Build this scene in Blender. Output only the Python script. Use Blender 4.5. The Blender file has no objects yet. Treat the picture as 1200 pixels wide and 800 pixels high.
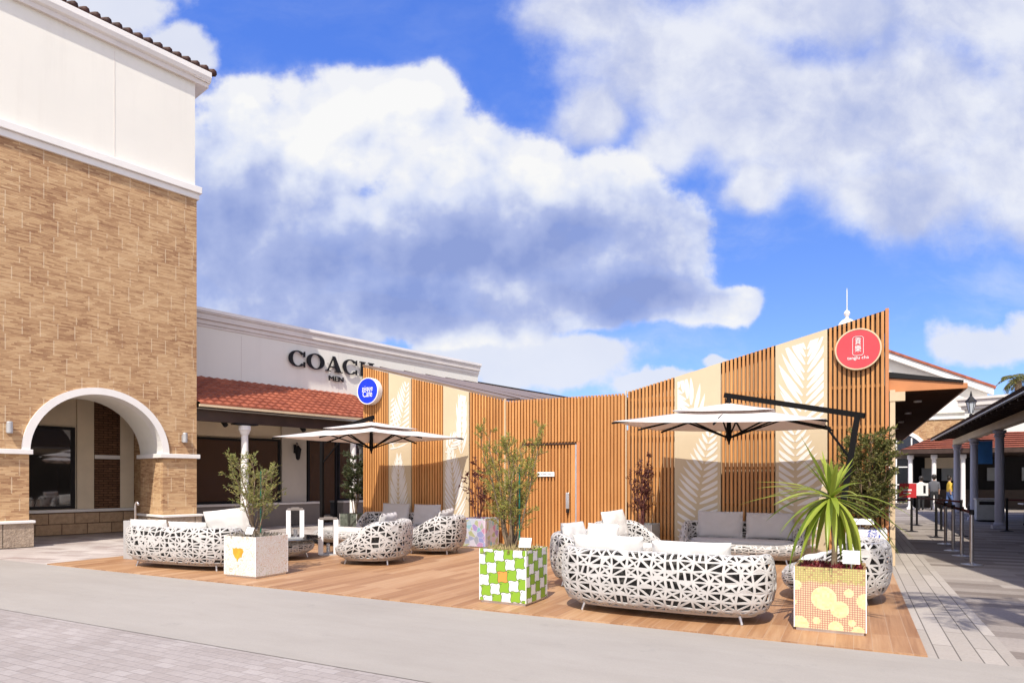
import bpy, bmesh, math, random
from math import sin, cos, pi, radians, sqrt, atan2, hypot
from mathutils import Vector, Matrix, geometry, noise as mnoise
R = random.Random(7)
S = bpy.context.scene
COL = S.collection
# ------------------------------------------------------------------ helpers
def tag(o, label=None, cat=None, group=None, kind=None):
    if label: o['label'] = label
    if cat: o['category'] = cat
    if group: o['group'] = group
    if kind: o['kind'] = kind
    return o
def thing(name, label, cat, loc=(0, 0, 0), rz=0, group=None):
    o = bpy.data.objects.new(name, None); COL.objects.link(o)
    o.empty_display_size = .2
    o.location = loc; o.rotation_euler = (0, 0, rz)
    return tag(o, label, cat, group)
def copy_tree(o, parent=None):
    c = o.copy(); COL.objects.link(c)
    if parent: c.parent = parent
    for ch in list(o.children): copy_tree(ch, c)
    return c
class MB:
    def __init__(s): s.v = []; s.f = []; s.m = []; s.mi = 0
    def add(s, vs, fs, M=None):
        b = len(s.v)
        for p in vs:
            p = Vector(p)
            s.v.append(tuple(M @ p) if M else tuple(p))
        for f in fs: s.f.append(tuple(i + b for i in f)); s.m.append(s.mi)
    def box(s, x0, x1, y0, y1, z0, z1, M=None):
        s.add([(x0,y0,z0),(x1,y0,z0),(x1,y1,z0),(x0,y1,z0),(x0,y0,z1),(x1,y0,z1),(x1,y1,z1),(x0,y1,z1)],
              [(0,3,2,1),(4,5,6,7),(0,1,5,4),(1,2,6,5),(2,3,7,6),(3,0,4,7)], M)
    def bar(s, p, q, w, h=None, up=(0, 0, 1)):
        h = h or w; p = Vector(p); q = Vector(q); d = (q - p)
        L = d.length; d.normalize(); up = Vector(up)
        if abs(d.dot(up)) > .98: up = Vector((0, 1, 0))
        sx = d.cross(up).normalized(); u = sx.cross(d)
        vs = []
        for t in (0, L):
            for a, b in ((-1,-1),(1,-1),(1,1),(-1,1)):
                vs.append(p + d*t + sx*a*w/2 + u*b*h/2)
        s.add(vs, [(0,1,2,3),(7,6,5,4),(0,4,5,1),(1,5,6,2),(2,6,7,3),(3,7,4,0)])
    def tube(s, pts, rad, n=8, cap=True):
        pts = [Vector(p) for p in pts]
        rads = rad if isinstance(rad, (list, tuple)) else [rad]*len(pts)
        vs = []; prev = None
        for i, p in enumerate(pts):
            d = (pts[min(i+1, len(pts)-1)] - pts[max(i-1, 0)])
            if d.length < 1e-9: d = Vector((0,0,1))
            d.normalize()
            if prev is None:
                a = Vector((1,0,0)) if abs(d.x) < .9 else Vector((0,1,0))
                sx = d.cross(a).normalized()
            else:
                sx = (prev - d*prev.dot(d))
                sx = sx.normalized() if sx.length > 1e-6 else d.orthogonal().normalized()
            prev = sx; sy = d.cross(sx)
            for k in range(n):
                t = 2*pi*k/n
                vs.append(p + (sx*cos(t) + sy*sin(t))*rads[i])
        fs = []
        for i in range(len(pts)-1):
            for k in range(n):
                a = i*n+k; b = i*n+(k+1) % n
                fs.append((a, b, b+n, a+n))
        if cap:
            fs.append(tuple(range(n-1, -1, -1))); fs.append(tuple((len(pts)-1)*n+k for k in range(n)))
        s.add(vs, fs)
    def lathe(s, prof, n=16, c=(0,0,0), M=None):
        vs = []; fs = []
        for r, z in prof:
            for k in range(n):
                t = 2*pi*k/n; vs.append((c[0]+r*cos(t), c[1]+r*sin(t), c[2]+z))
        for i in range(len(prof)-1):
            for k in range(n):
                a = i*n+k; b = i*n+(k+1) % n; fs.append((a, b, b+n, a+n))
        fs.append(tuple(range(n-1, -1, -1))); fs.append(tuple((len(prof)-1)*n+k for k in range(n)))
        s.add(vs, fs, M)
    def prism(s, poly, y0, y1, M=None):      # poly in (x,z), extruded along y; ccw seen from -y
        n = len(poly)
        vs = [(x, y0, z) for x, z in poly] + [(x, y1, z) for x, z in poly]
        fs = [tuple(range(n)), tuple(range(2*n-1, n-1, -1))]
        for i in range(n):
            j = (i+1) % n; fs.append((i, i+n, j+n, j))
        s.add(vs, fs, M)
    def slab(s, poly, z0, z1, M=None):       # poly in (x,y) ccw
        n = len(poly)
        vs = [(x, y, z0) for x, y in poly] + [(x, y, z1) for x, y in poly]
        fs = [tuple(range(n-1, -1, -1)), tuple(range(n, 2*n))]
        for i in range(n):
            j = (i+1) % n; fs.append((i, j, j+n, i+n))
        s.add(vs, fs, M)
    def build(s, name, mat, parent=None, smooth=False, bevel=0, solid=0):
        me = bpy.data.meshes.new(name); me.from_pydata(s.v, [], s.f)
        mats = mat if isinstance(mat, (list, tuple)) else [mat]
        for m in mats: me.materials.append(m)
        if len(mats) > 1: me.polygons.foreach_set('material_index', s.m)
        bm = bmesh.new(); bm.from_mesh(me)
        bmesh.ops.recalc_face_normals(bm, faces=bm.faces)
        bm.to_mesh(me); bm.free()
        if smooth: me.polygons.foreach_set('use_smooth', [True]*len(me.polygons))
        o = bpy.data.objects.new(name, me); COL.objects.link(o)
        if parent: o.parent = parent
        if solid:
            md = o.modifiers.new('t', 'SOLIDIFY'); md.thickness = solid; md.offset = 0
        if bevel:
            md = o.modifiers.new('b', 'BEVEL'); md.width = bevel; md.segments = 2; md.limit_method = 'ANGLE'
            md.harden_normals = False
        return o
def rotz(a): return Matrix.Rotation(a, 4, 'Z')
def T(x, y, z): return Matrix.Translation((x, y, z))
# ------------------------------------------------------------------ node helper
class N:
    def __init__(s, mat): s.t = mat.node_tree; s.n = s.t.nodes; s.l = s.t.links
    def new(s, typ, **k):
        nd = s.n.new(typ)
        for a, b in k.items(): setattr(nd, a, b)
        return nd
    def put(s, sock, v):
        if hasattr(v, 'is_output'): s.l.new(v, sock)
        elif v is not None: sock.default_value = v
    def m(s, op, a, b=None, c=None, clamp=False):
        nd = s.new('ShaderNodeMath', operation=op, use_clamp=clamp)
        s.put(nd.inputs[0], a); s.put(nd.inputs[1], b)
        if c is not None: s.put(nd.inputs[2], c)
        return nd.outputs[0]
    def vm(s, op, a, b=None, c=None):
        nd = s.new('ShaderNodeVectorMath', operation=op)
        s.put(nd.inputs[0], a)
        if b is not None: s.put(nd.inputs[1], b)
        if c is not None: s.put(nd.inputs[2], c)
        return nd.outputs['Value'] if op in ('DOT_PRODUCT', 'LENGTH', 'DISTANCE') else nd.outputs[0]
    def mix(s, f, a, b, mode='MIX'):
        nd = s.new('ShaderNodeMix', data_type='RGBA', blend_type=mode)
        s.put(nd.inputs[0], f); s.put(nd.inputs[6], c4(a)); s.put(nd.inputs[7], c4(b))
        return nd.outputs[2]
    def noise(s, vec, scale, detail=4, rough=.55, dist=0):
        nd = s.new('ShaderNodeTexNoise')
        s.put(nd.inputs['Vector'], vec); nd.inputs['Scale'].default_value = scale
        nd.inputs['Detail'].default_value = detail; nd.inputs['Roughness'].default_value = rough
        nd.inputs['Distortion'].default_value = dist
        return nd.outputs[0]
    def ramp(s, f, stops):
        nd = s.new('ShaderNodeValToRGB'); s.put(nd.inputs[0], f)
        e = nd.color_ramp.elements
        while len(e) < len(stops): e.new(.5)
        for i, (p, c) in enumerate(stops):
            e[i].position = p; e[i].color = c4(c)
        return nd.outputs[0]
    def mr(s, v, a, b, c=0, d=1):
        nd = s.new('ShaderNodeMapRange', interpolation_type='SMOOTHSTEP')
        s.put(nd.inputs[0], v)
        for i, q in enumerate((a, b, c, d)): nd.inputs[i+1].default_value = q
        return nd.outputs[0]
    def scale(s, vec, x, y, z): return s.vm('MULTIPLY', vec, (x, y, z))
    def xyz(s, vec):
        nd = s.new('ShaderNodeSeparateXYZ'); s.put(nd.inputs[0], vec); return nd.outputs
    def comb(s, x, y, z=0.0):
        nd = s.new('ShaderNodeCombineXYZ'); s.put(nd.inputs[0], x); s.put(nd.inputs[1], y); s.put(nd.inputs[2], z)
        return nd.outputs[0]
def c4(c):
    if hasattr(c, 'is_output'): return c
    if isinstance(c, (int, float)): return (c, c, c, 1)
    return tuple(c) if len(c) == 4 else (c[0], c[1], c[2], 1)
def newmat(name, rough=.6, spec=.5, metal=0):
    m = bpy.data.materials.new(name); m.use_nodes = True
    n = N(m); b = n.n['Principled BSDF']
    b.inputs['Roughness'].default_value = rough; b.inputs['Metallic'].default_value = metal
    b.inputs['Specular IOR Level'].default_value = spec
    return m, n, b
def obco(n): return n.new('ShaderNodeTexCoord').outputs['Object']
def wpos(n): return n.new('ShaderNodeNewGeometry').outputs['Position']
def bump(n, b, h, strength=.3, dist=.01):
    nd = n.new('ShaderNodeBump'); nd.inputs['Strength'].default_value = strength
    nd.inputs['Distance'].default_value = dist
    n.put(nd.inputs['Height'], h); n.l.new(nd.outputs[0], b.inputs['Normal'])
def plain(name, c, rough=.6, var=.12, vs=3, metal=0, bs=0, bscale=40, spec=.5):
    m, n, b = newmat(name, rough, spec, metal)
    co = obco(n)
    f = n.noise(co, vs, 6, .6)
    lo = tuple(x*(1-var) for x in c); hi = tuple(min(1, x*(1+var)) for x in c)
    col = n.mix(n.mr(f, .3, .7), lo, hi)
    n.l.new(col, b.inputs['Base Color'])
    n.put(b.inputs['Roughness'], n.mr(f, .2, .8, rough*.85, min(1, rough*1.15)))
    if bs: bump(n, b, n.noise(co, bscale, 4, .6), bs, .01)
    return m
M = {}
M['white_stucco'] = plain('white_stucco', (.74, .72, .65), .85, .03, .7, bs=.15, bscale=60)
M['white_paint'] = plain('white_paint', (.78, .75, .72), .5, .04, 1.2)
M['lilac_trim'] = plain('lilac_trim', (.74, .715, .68), .55, .04, 1.5)
M['fascia_grey'] = plain('fascia_grey', (.66, .61, .56), .6, .06, 1.5)
M['cream_wall'] = plain('cream_wall', (.68, .58, .43), .8, .06, 1.5)
M['dark_metal'] = plain('dark_metal', (.006, .0055, .006), .7, .2, 4, spec=.12)
M['black'] = plain('black_paint', (.010, .009, .010), .6, .2, 4, spec=.25)
M['steel'] = plain('brushed_steel', (.62, .60, .58), .32, .1, 6, metal=.85)
M['grey_metal'] = plain('grey_metal', (.42, .42, .42), .45, .08, 3, metal=.2)
M['dark_brown'] = plain('dark_brown', (.045, .024, .016), .5, .2, 3)
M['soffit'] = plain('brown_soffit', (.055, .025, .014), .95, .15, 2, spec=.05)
M['base_brown'] = plain('shop_base', (.20, .17, .15), .8, .1, 2)
M['panel_cream'] = plain('shop_panel', (.50, .45, .38), .8, .05, 2)
M['orange_board'] = plain('orange_board', (.50, .20, .075), .5, .08, 2)
M['concrete'] = plain('planter_plain', (.42, .44, .42), .6, .08, 4)
M['stem_brown'] = plain('stem_brown', (.19, .135, .085), .8, .3, 12)
M['stem_red'] = plain('stem_red', (.11, .035, .03), .7, .3, 12)
M['soil'] = plain('soil', (.10, .065, .04), .95, .5, 25, bs=1, bscale=50)
M['grass_dry'] = plain('dry_grass', (.36, .28, .13), .8, .35, 20)
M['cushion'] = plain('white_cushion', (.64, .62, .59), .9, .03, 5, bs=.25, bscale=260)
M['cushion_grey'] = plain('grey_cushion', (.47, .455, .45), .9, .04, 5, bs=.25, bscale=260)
M['core'] = plain('core_and_gap_shade', (.060, .056, .052), .9, .2, 12)  # seat core; its dark tone also stands in for shade behind weave gaps
M['strap'] = plain('woven_strap', (.49, .472, .452), .48, .07, 14, bs=.2, bscale=120)
M['strap_grey'] = plain('woven_band', (.47, .43, .40), .55, .08, 14)
M['canopy'] = None
M['lamp_white'] = plain('lantern_white', (.82, .81, .80), .4, .03, 4)
M['card'] = plain('white_card', (.82, .82, .82), .5, .02, 5)
M['blue_sign'] = plain('blue_sign', (.004, .035, .62), .35, .03, 5)
M['red_sign'] = plain('red_sign', (.62, .05, .065), .4, .05, 2)
M['tan_rim'] = plain('tan_rim', (.60, .46, .30), .5, .06, 4)
M['belt'] = plain('maroon_belt', (.10, .012, .016), .7, .1, 5)
M['red'] = plain('red_board', (.55, .03, .035), .5, .05, 5)
M['skin'] = plain('skin', (.45, .27, .19), .6, .05, 8)
M['hair'] = plain('hair', (.02, .015, .012), .5, .1, 30)
M['c_white'] = plain('shirt_white', (.70, .69, .66), .9, .05, 8)
M['c_grey'] = plain('shirt_grey', (.10, .10, .11), .9, .1, 8)
M['c_yellow'] = plain('shirt_yellow', (.62, .40, .05), .9, .08, 8)
M['c_jean'] = plain('jeans', (.09, .15, .32), .9, .1, 12)
M['c_black'] = plain('trousers_black', (.02, .02, .022), .9, .1, 8)
M['c_red'] = plain('shirt_red', (.40, .06, .05), .9, .1, 8)
M['col_blue'] = plain('column_bluegrey', (.40, .40, .46), .55, .06, 2)
M['glass_lit'] = plain('pale_glass', (.50, .53, .55), .15, .1, 1)
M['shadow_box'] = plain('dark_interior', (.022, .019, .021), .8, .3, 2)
M['blue_banner'] = plain('blue_banner', (.05, .22, .55), .6, .1, 3)
def glassmat(name, c, rough=.03, spec=1.0):
    m, n, b = newmat(name, rough, spec)
    b.inputs['IOR'].default_value = 1.75
    f = n.noise(obco(n), 1.3, 3)
    n.l.new(n.mix(n.mr(f, .3, .7), tuple(x*.85 for x in c), tuple(x*1.15 for x in c)), b.inputs['Base Color'])
    return m
M['glass'] = glassmat('dark_glass', (.020, .022, .026))
M['glass_brown'] = glassmat('smoked_glass', (.028, .026, .024), .03)
def streaked(m):
    n = N(m); b = n.n['Principled BSDF']; src = b.inputs['Base Color'].links[0].from_socket
    co = obco(n); f = n.noise(n.scale(co, 3.2, 3.2, .22), 1, 7, .7); g = n.noise(co, .35, 5, .6)
    k = n.m('ADD', n.m('MULTIPLY', n.mr(f, .48, .74), .09), n.m('MULTIPLY', n.mr(g, .4, .7), .07))
    n.l.new(n.mix(k, src, (.42, .38, .32)), b.inputs['Base Color'])
streaked(M['white_stucco']); streaked(M['fascia_grey'])
# canopy cloth: a little light passes through
def cloth_mat():
    m, n, b = newmat('canopy_cloth', .85, .2)
    co = obco(n)
    c = n.mix(n.noise(co, 1.5, 4), (.74, .70, .67), (.84, .80, .77))
    n.l.new(c, b.inputs['Base Color'])
    tr = n.new('ShaderNodeBsdfTranslucent'); n.put(tr.inputs[0], (.80, .66, .60, 1))
    mx = n.new('ShaderNodeMixShader'); mx.inputs[0].default_value = .22
    n.l.new(b.outputs[0], mx.inputs[1]); n.l.new(tr.outputs[0], mx.inputs[2])
    n.l.new(mx.outputs[0], n.n['Material Output'].inputs[0]); bump(n, b, n.noise(co, 300, 2), .1, .002)
    return m
M['canopy'] = cloth_mat()
def wood_mat(name, lo, hi, axis='z', rough=.5, pitch=None):
    m, n, b = newmat(name, rough, .4)
    co = obco(n)
    sc = {'z': (60, 60, 1.6), 'y': (40, 1.3, 40), 'x': (1.3, 40, 40)}[axis]
    g = n.noise(n.scale(co, *sc), 1, 5, .6)
    w = n.noise(co, .8, 3)
    f = n.m('ADD', n.m('MULTIPLY', g, .7), n.m('MULTIPLY', w, .3))
    col = n.mix(n.mr(f, .34, .66), lo, hi)
    if pitch:   # one tone per slat
        x = n.xyz(co)[0]
        idx = n.m('FLOOR', n.m('DIVIDE', x, pitch))
        wn = n.new('ShaderNodeTexWhiteNoise', noise_dimensions='1D'); n.put(wn.inputs['W'], idx)
        col = n.mix(1.0, col, n.mix(wn.outputs[0], (.80, .78, .76), (1.12, 1.12, 1.12)), 'MULTIPLY')
    n.l.new(col, b.inputs['Base Color'])
    bump(n, b, g, .15, .004)
    return m
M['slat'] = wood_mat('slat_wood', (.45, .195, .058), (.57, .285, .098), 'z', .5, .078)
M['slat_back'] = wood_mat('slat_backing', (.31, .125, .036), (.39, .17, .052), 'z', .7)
M['back_tan'] = wood_mat('tan_backing', (.42, .29, .18), (.52, .38, .25), 'z', .8)
M['rail'] = wood_mat('rail_wood', (.26, .12, .04), (.36, .17, .06), 'x', .6)
M['panel'] = plain('cream_panel', (.53, .43, .285), .55, .04, 1.2)
M['leafcut'] = plain('white_leaf_inlay', (.68, .655, .62), .5, .05, 2)
def deck_mat():
    m, n, b = newmat('deck_planks', .52, .4)
    p = wpos(n); x, y, z = n.xyz(p)
    br = n.new('ShaderNodeTexBrick', offset=.37, offset_frequency=2)
    n.put(br.inputs['Vector'], n.comb(y, x))
    br.inputs['Scale'].default_value = 1; br.inputs['Brick Width'].default_value = 1.82; br.inputs['Row Height'].default_value = .152
    br.inputs['Mortar Size'].default_value = .0028; br.inputs['Mortar Smooth'].default_value = .3
    br.inputs['Color1'].default_value = (0, 0, 0, 1); br.inputs['Color2'].default_value = (1, 1, 1, 1); br.inputs['Bias'].default_value = 0
    g = n.noise(n.comb(n.m('MULTIPLY', x, 26), n.m('MULTIPLY', y, 1.1), n.m('MULTIPLY', br.outputs['Color'], 9)), 1, 6, .62, .4)
    big = n.noise(p, .45, 4)
    f = n.m('ADD', n.m('MULTIPLY', g, .62), n.m('MULTIPLY', br.outputs['Color'], .30))
    f = n.m('ADD', f, n.m('MULTIPLY', big, .25))
    col = n.ramp(f, [(.30, (.225, .105, .046)), (.47, (.30, .155, .074)), (.62, (.37, .205, .103)), (.8, (.44, .275, .155))])
    # worn pale patches
    wear = n.mr(n.noise(n.scale(p, .5, 1.4, 1), 1.7, 7, .65), .56, .78, 0, .35)
    col = n.mix(wear, col, (.46, .29, .18))
    col = n.mix(br.outputs['Fac'], col, (.40, .27, .18))
    n.l.new(col, b.inputs['Base Color'])
    bump(n, b, n.m('SUBTRACT', g, n.m('MULTIPLY', br.outputs['Fac'], 1.5)), .25, .004)
    return m
M['deck'] = deck_mat()
def concrete_mat():
    m, n, b = newmat('smooth_concrete', .85, .3)
    p = wpos(n)
    a = n.noise(p, .35, 6, .6); c = n.noise(n.scale(p, .6, 2.2, 1), 1.2, 8, .7); d = n.noise(p, 90, 3)
    f = n.m('ADD', n.m('MULTIPLY', a, .5), n.m('MULTIPLY', c, .5))
    col = n.ramp(f, [(.32, (.285, .258, .228)), (.52, (.325, .298, .266)), (.7, (.355, .327, .294))])
    col = n.mix(n.mr(d, .35, .75, 0, .3), col, (.235, .22, .205))
    st = n.mr(n.noise(p, 2.3, 7, .72), .58, .72, 0, .5)
    col = n.mix(st, col, (.245, .23, .21))
    n.l.new(col, b.inputs['Base Color']); bump(n, b, d, .12, .003)
    return m
M['concrete_strip'] = concrete_mat()
def brick_pave(name, bw, rh, c1, c2, mort, msize=.006, rot=0, offs=.5, var=(.5, .5), swap=False, rough=.8, freq=2, squash=1):
    m, n, b = newmat(name, rough, .3)
    p = wpos(n)
    if rot:
        mp = n.new('ShaderNodeMapping'); n.put(mp.inputs[0], p); mp.inputs['Rotation'].default_value = (0, 0, rot); q = mp.outputs[0]
    else: q = p
    x, y, z = n.xyz(q)
    br = n.new('ShaderNodeTexBrick', offset=offs, offset_frequency=freq)
    n.put(br.inputs['Vector'], n.comb(y, x) if swap else n.comb(x, y))
    br.inputs['Scale'].default_value = 1; br.inputs['Brick Width'].default_value = bw; br.inputs['Row Height'].default_value = rh
    br.inputs['Mortar Size'].default_value = msize; br.inputs['Mortar Smooth'].default_value = .2
    br.inputs['Color1'].default_value = c4(c1); br.inputs['Color2'].default_value = c4(c2); br.inputs['Mortar'].default_value = c4(mort)
    f = n.noise(p, .6, 6, .65); g = n.noise(p, 35, 4, .6)
    col = n.mix(1.0, br.outputs['Color'], n.mix(f, 1-var[0]*.5, 1+var[0]*.5), 'MULTIPLY')
    col = n.mix(1.0, col, n.mix(g, 1-var[1]*.4, 1+var[1]*.4), 'MULTIPLY')
    n.l.new(col, b.inputs['Base Color'])
    bump(n, b, n.m('SUBTRACT', g, br.outputs['Fac']), .35, .004)
    return m
M['pavers'] = brick_pave('small_pavers', .20, .10, (.285, .25, .232), (.345, .31, .292), (.225, .20, .188), .004, 0)
M['tile_right'] = brick_pave('stone_bands', 1.15, .30, (.165, .135, .115), (.35, .31, .275), (.29, .255, .225), .008, 0, .37, (.5, .6))
M['tile_strip'] = brick_pave('border_strip', 1.3, .16, (.32, .285, .25), (.40, .36, .32), (.13, .115, .10), .006, 0, .5, (.3, .5), True)
M['tile_left'] = brick_pave('mosaic_tiles', .62, .31, (.28, .225, .20), (.46, .41, .37), (.50, .46, .42), .012, radians(-12), .5, (.4, .4))
M['ground'] = brick_pave('far_pavement', .6, .3, (.27, .235, .21), (.36, .32, .29), (.2, .18, .165), .008, 0, .5)
def brick_wall_mat():
    m, n, b = newmat('split_brick', .85, .25)
    co = obco(n); x, y, z = n.xyz(co)
    nv = n.new('ShaderNodeNewGeometry').outputs['Normal']
    h = n.m('ADD', x, y)                                  # runs round corners
    v = n.comb(h, z)
    br = n.new('ShaderNodeTexBrick', offset=.43, offset_frequency=2, squash=.75, squash_frequency=3)
    n.put(br.inputs['Vector'], v); br.inputs['Scale'].default_value = 1
    br.inputs['Brick Width'].default_value = .46; br.inputs['Row Height'].default_value = .40
    br.inputs['Mortar Size'].default_value = .011; br.inputs['Mortar Smooth'].default_value = .1
    br.inputs['Color1'].default_value = (0,0,0,1); br.inputs['Color2'].default_value = (1,1,1,1)
    row = n.m('FLOOR', n.m('DIVIDE', z, .036))
    fr = n.m('FRACT', n.m('DIVIDE', z, .036))
    cell = n.m('FLOOR', n.m('DIVIDE', n.m('ADD', h, n.m('MULTIPLY', row, .137)), .19))
    wn = n.new('ShaderNodeTexWhiteNoise', noise_dimensions='2D'); n.put(wn.inputs['Vector'], n.comb(cell, row))
    st = n.noise(n.scale(co, 5, 5, 34), 1, 6, .72)
    pn = n.noise(co, .9, 4, .6)
    f = n.m('ADD', n.m('MULTIPLY', wn.outputs[0], .26), n.m('MULTIPLY', st, .54))
    f = n.m('ADD', f, n.m('MULTIPLY', n.m('SUBTRACT', pn, .5), .35))
    f = n.m('ADD', f, n.m('MULTIPLY', n.m('SUBTRACT', br.outputs['Color'], .5), .12))
    col = n.ramp(f, [(.18, (.27, .14, .075)), (.34, (.42, .255, .135)), (.48, (.53, .345, .185)), (.62, (.585, .405, .235)), (.8, (.52, .345, .23))])
    line = n.m('MULTIPLY', n.m('LESS_THAN', fr, .16), .6)
    col = n.mix(line, col, (.27, .165, .085))
    vert = n.m('MULTIPLY', n.m('SUBTRACT', br.outputs['Fac'], n.m('GREATER_THAN', n.m('ABSOLUTE', n.m('SUBTRACT', n.m('FRACT', n.m('DIVIDE', z, .40)), .5)), .455)), n.mr(n.noise(n.scale(co, 1, 1, 2.2), 1.7, 2), .40, .48, .06, .50), clamp=True)
    col = n.mix(vert, col, (.72, .59, .41))
    n.l.new(col, b.inputs['Base Color'])
    hgt = n.m('ADD', n.m('MULTIPLY', st, .8), n.m('MULTIPLY', wn.outputs[0], .6))
    hgt = n.m('SUBTRACT', hgt, n.m('MULTIPLY', n.m('LESS_THAN', fr, .13), .8))
    bump(n, b, hgt, .5, .012)
    return m
M['brick'] = brick_wall_mat()
def stone_mat(name, c1, c2, bw=.62, rh=.3):
    m, n, b = newmat(name, .9, .2)
    co = obco(n); x, y, z = n.xyz(co)
    br = n.new('ShaderNodeTexBrick'); n.put(br.inputs['Vector'], n.comb(n.m('ADD', x, y), z))
    br.inputs['Scale'].default_value = 1; br.inputs['Brick Width'].default_value = bw; br.inputs['Row Height'].default_value = rh
    br.inputs['Mortar Size'].default_value = .012; br.inputs['Mortar Smooth'].default_value = .4
    br.inputs['Color1'].default_value = c4(c1); br.inputs['Color2'].default_value = c4(c2); br.inputs['Mortar'].default_value = c4(tuple(q*.45 for q in c1))
    g = n.noise(co, 9, 7, .65)
    n.l.new(n.mix(1.0, br.outputs['Color'], n.mix(g, .55, 1.4), 'MULTIPLY'), b.inputs['Base Color'])
    bump(n, b, n.m('SUBTRACT', n.m('MULTIPLY', g, 1.5), br.outputs['Fac']), 1.0, .04)
    return m
M['stone'] = stone_mat('rock_face_stone', (.42, .28, .17), (.56, .39, .25))
M['brown_brick'] = stone_mat('brown_brick', (.15, .078, .045), (.22, .115, .065), .24, .07)
M['plinth'] = stone_mat('smooth_stone', (.36, .28, .21), (.42, .33, .25), 1.4, .7)
def tile_roof_mat(name, lo, hi):
    m, n, b = newmat(name, .65, .4)
    co = obco(n); x, y, z = n.xyz(co)
    ux = n.m('FLOOR', n.m('DIVIDE', x, .25)); uy = n.m('FLOOR', n.m('DIVIDE', y, .27))
    wn = n.new('ShaderNodeTexWhiteNoise', noise_dimensions='2D'); n.put(wn.inputs['Vector'], n.comb(ux, uy))
    g = n.noise(co, 4, 5, .6)
    f = n.m('ADD', n.m('MULTIPLY', wn.outputs[0], .6), n.m('MULTIPLY', g, .4))
    n.l.new(n.mix(f, lo, hi), b.inputs['Base Color'])
    return m
M['roof_red'] = tile_roof_mat('red_roof_tile', (.19, .046, .022), (.36, .105, .052))
M['roof_dark'] = tile_roof_mat('dark_roof_tile', (.035, .016, .013), (.075, .03, .022))
M['roof_brown'] = plain('standing_seam_roof', (.19, .13, .09), .4, .12, 1)
def leaf_mat(name, cols, tr=.35, rough=.5):
    m, n, b = newmat(name, rough, .4)
    co = obco(n)
    wn = n.new('ShaderNodeNewGeometry').outputs['Random Per Island']
    f = n.m('ADD', n.m('MULTIPLY', wn, .65), n.m('MULTIPLY', n.noise(co, 3, 3), .35))
    k = len(cols)-1
    col = n.ramp(f, [(.15+.7*i/k, c) for i, c in enumerate(cols)])
    n.l.new(col, b.inputs['Base Color'])
    t = n.new('ShaderNodeBsdfTranslucent'); n.l.new(col, t.inputs[0])
    mx = n.new('ShaderNodeMixShader'); mx.inputs[0].default_value = tr
    n.l.new(b.outputs[0], mx.inputs[1]); n.l.new(t.outputs[0], mx.inputs[2]); n.l.new(mx.outputs[0], n.n['Material Output'].inputs[0])
    return m
M['lf_olive'] = leaf_mat('olive_leaves', [(.10, .13, .035), (.22, .25, .07), (.33, .33, .11), (.40, .33, .10)])
M['lf_yellowgreen'] = leaf_mat('wattle_leaves', [(.14, .17, .035), (.27, .29, .06), (.38, .35, .09), (.46, .33, .08)])
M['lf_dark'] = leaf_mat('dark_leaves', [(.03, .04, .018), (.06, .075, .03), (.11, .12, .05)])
M['lf_bush'] = leaf_mat('bush_leaves', [(.07, .085, .025), (.15, .165, .045), (.27, .25, .08)])
M['lf_purple'] = leaf_mat('purple_leaves', [(.045, .014, .016), (.10, .03, .03), (.15, .05, .04)])
M['lf_dracaena'] = leaf_mat('strap_leaves', [(.13, .20, .025), (.27, .35, .04), (.42, .47, .08)], .4, .35)
M['lf_palm'] = leaf_mat('palm_leaves', [(.05, .07, .015), (.13, .14, .03), (.24, .21, .06)])
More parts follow.
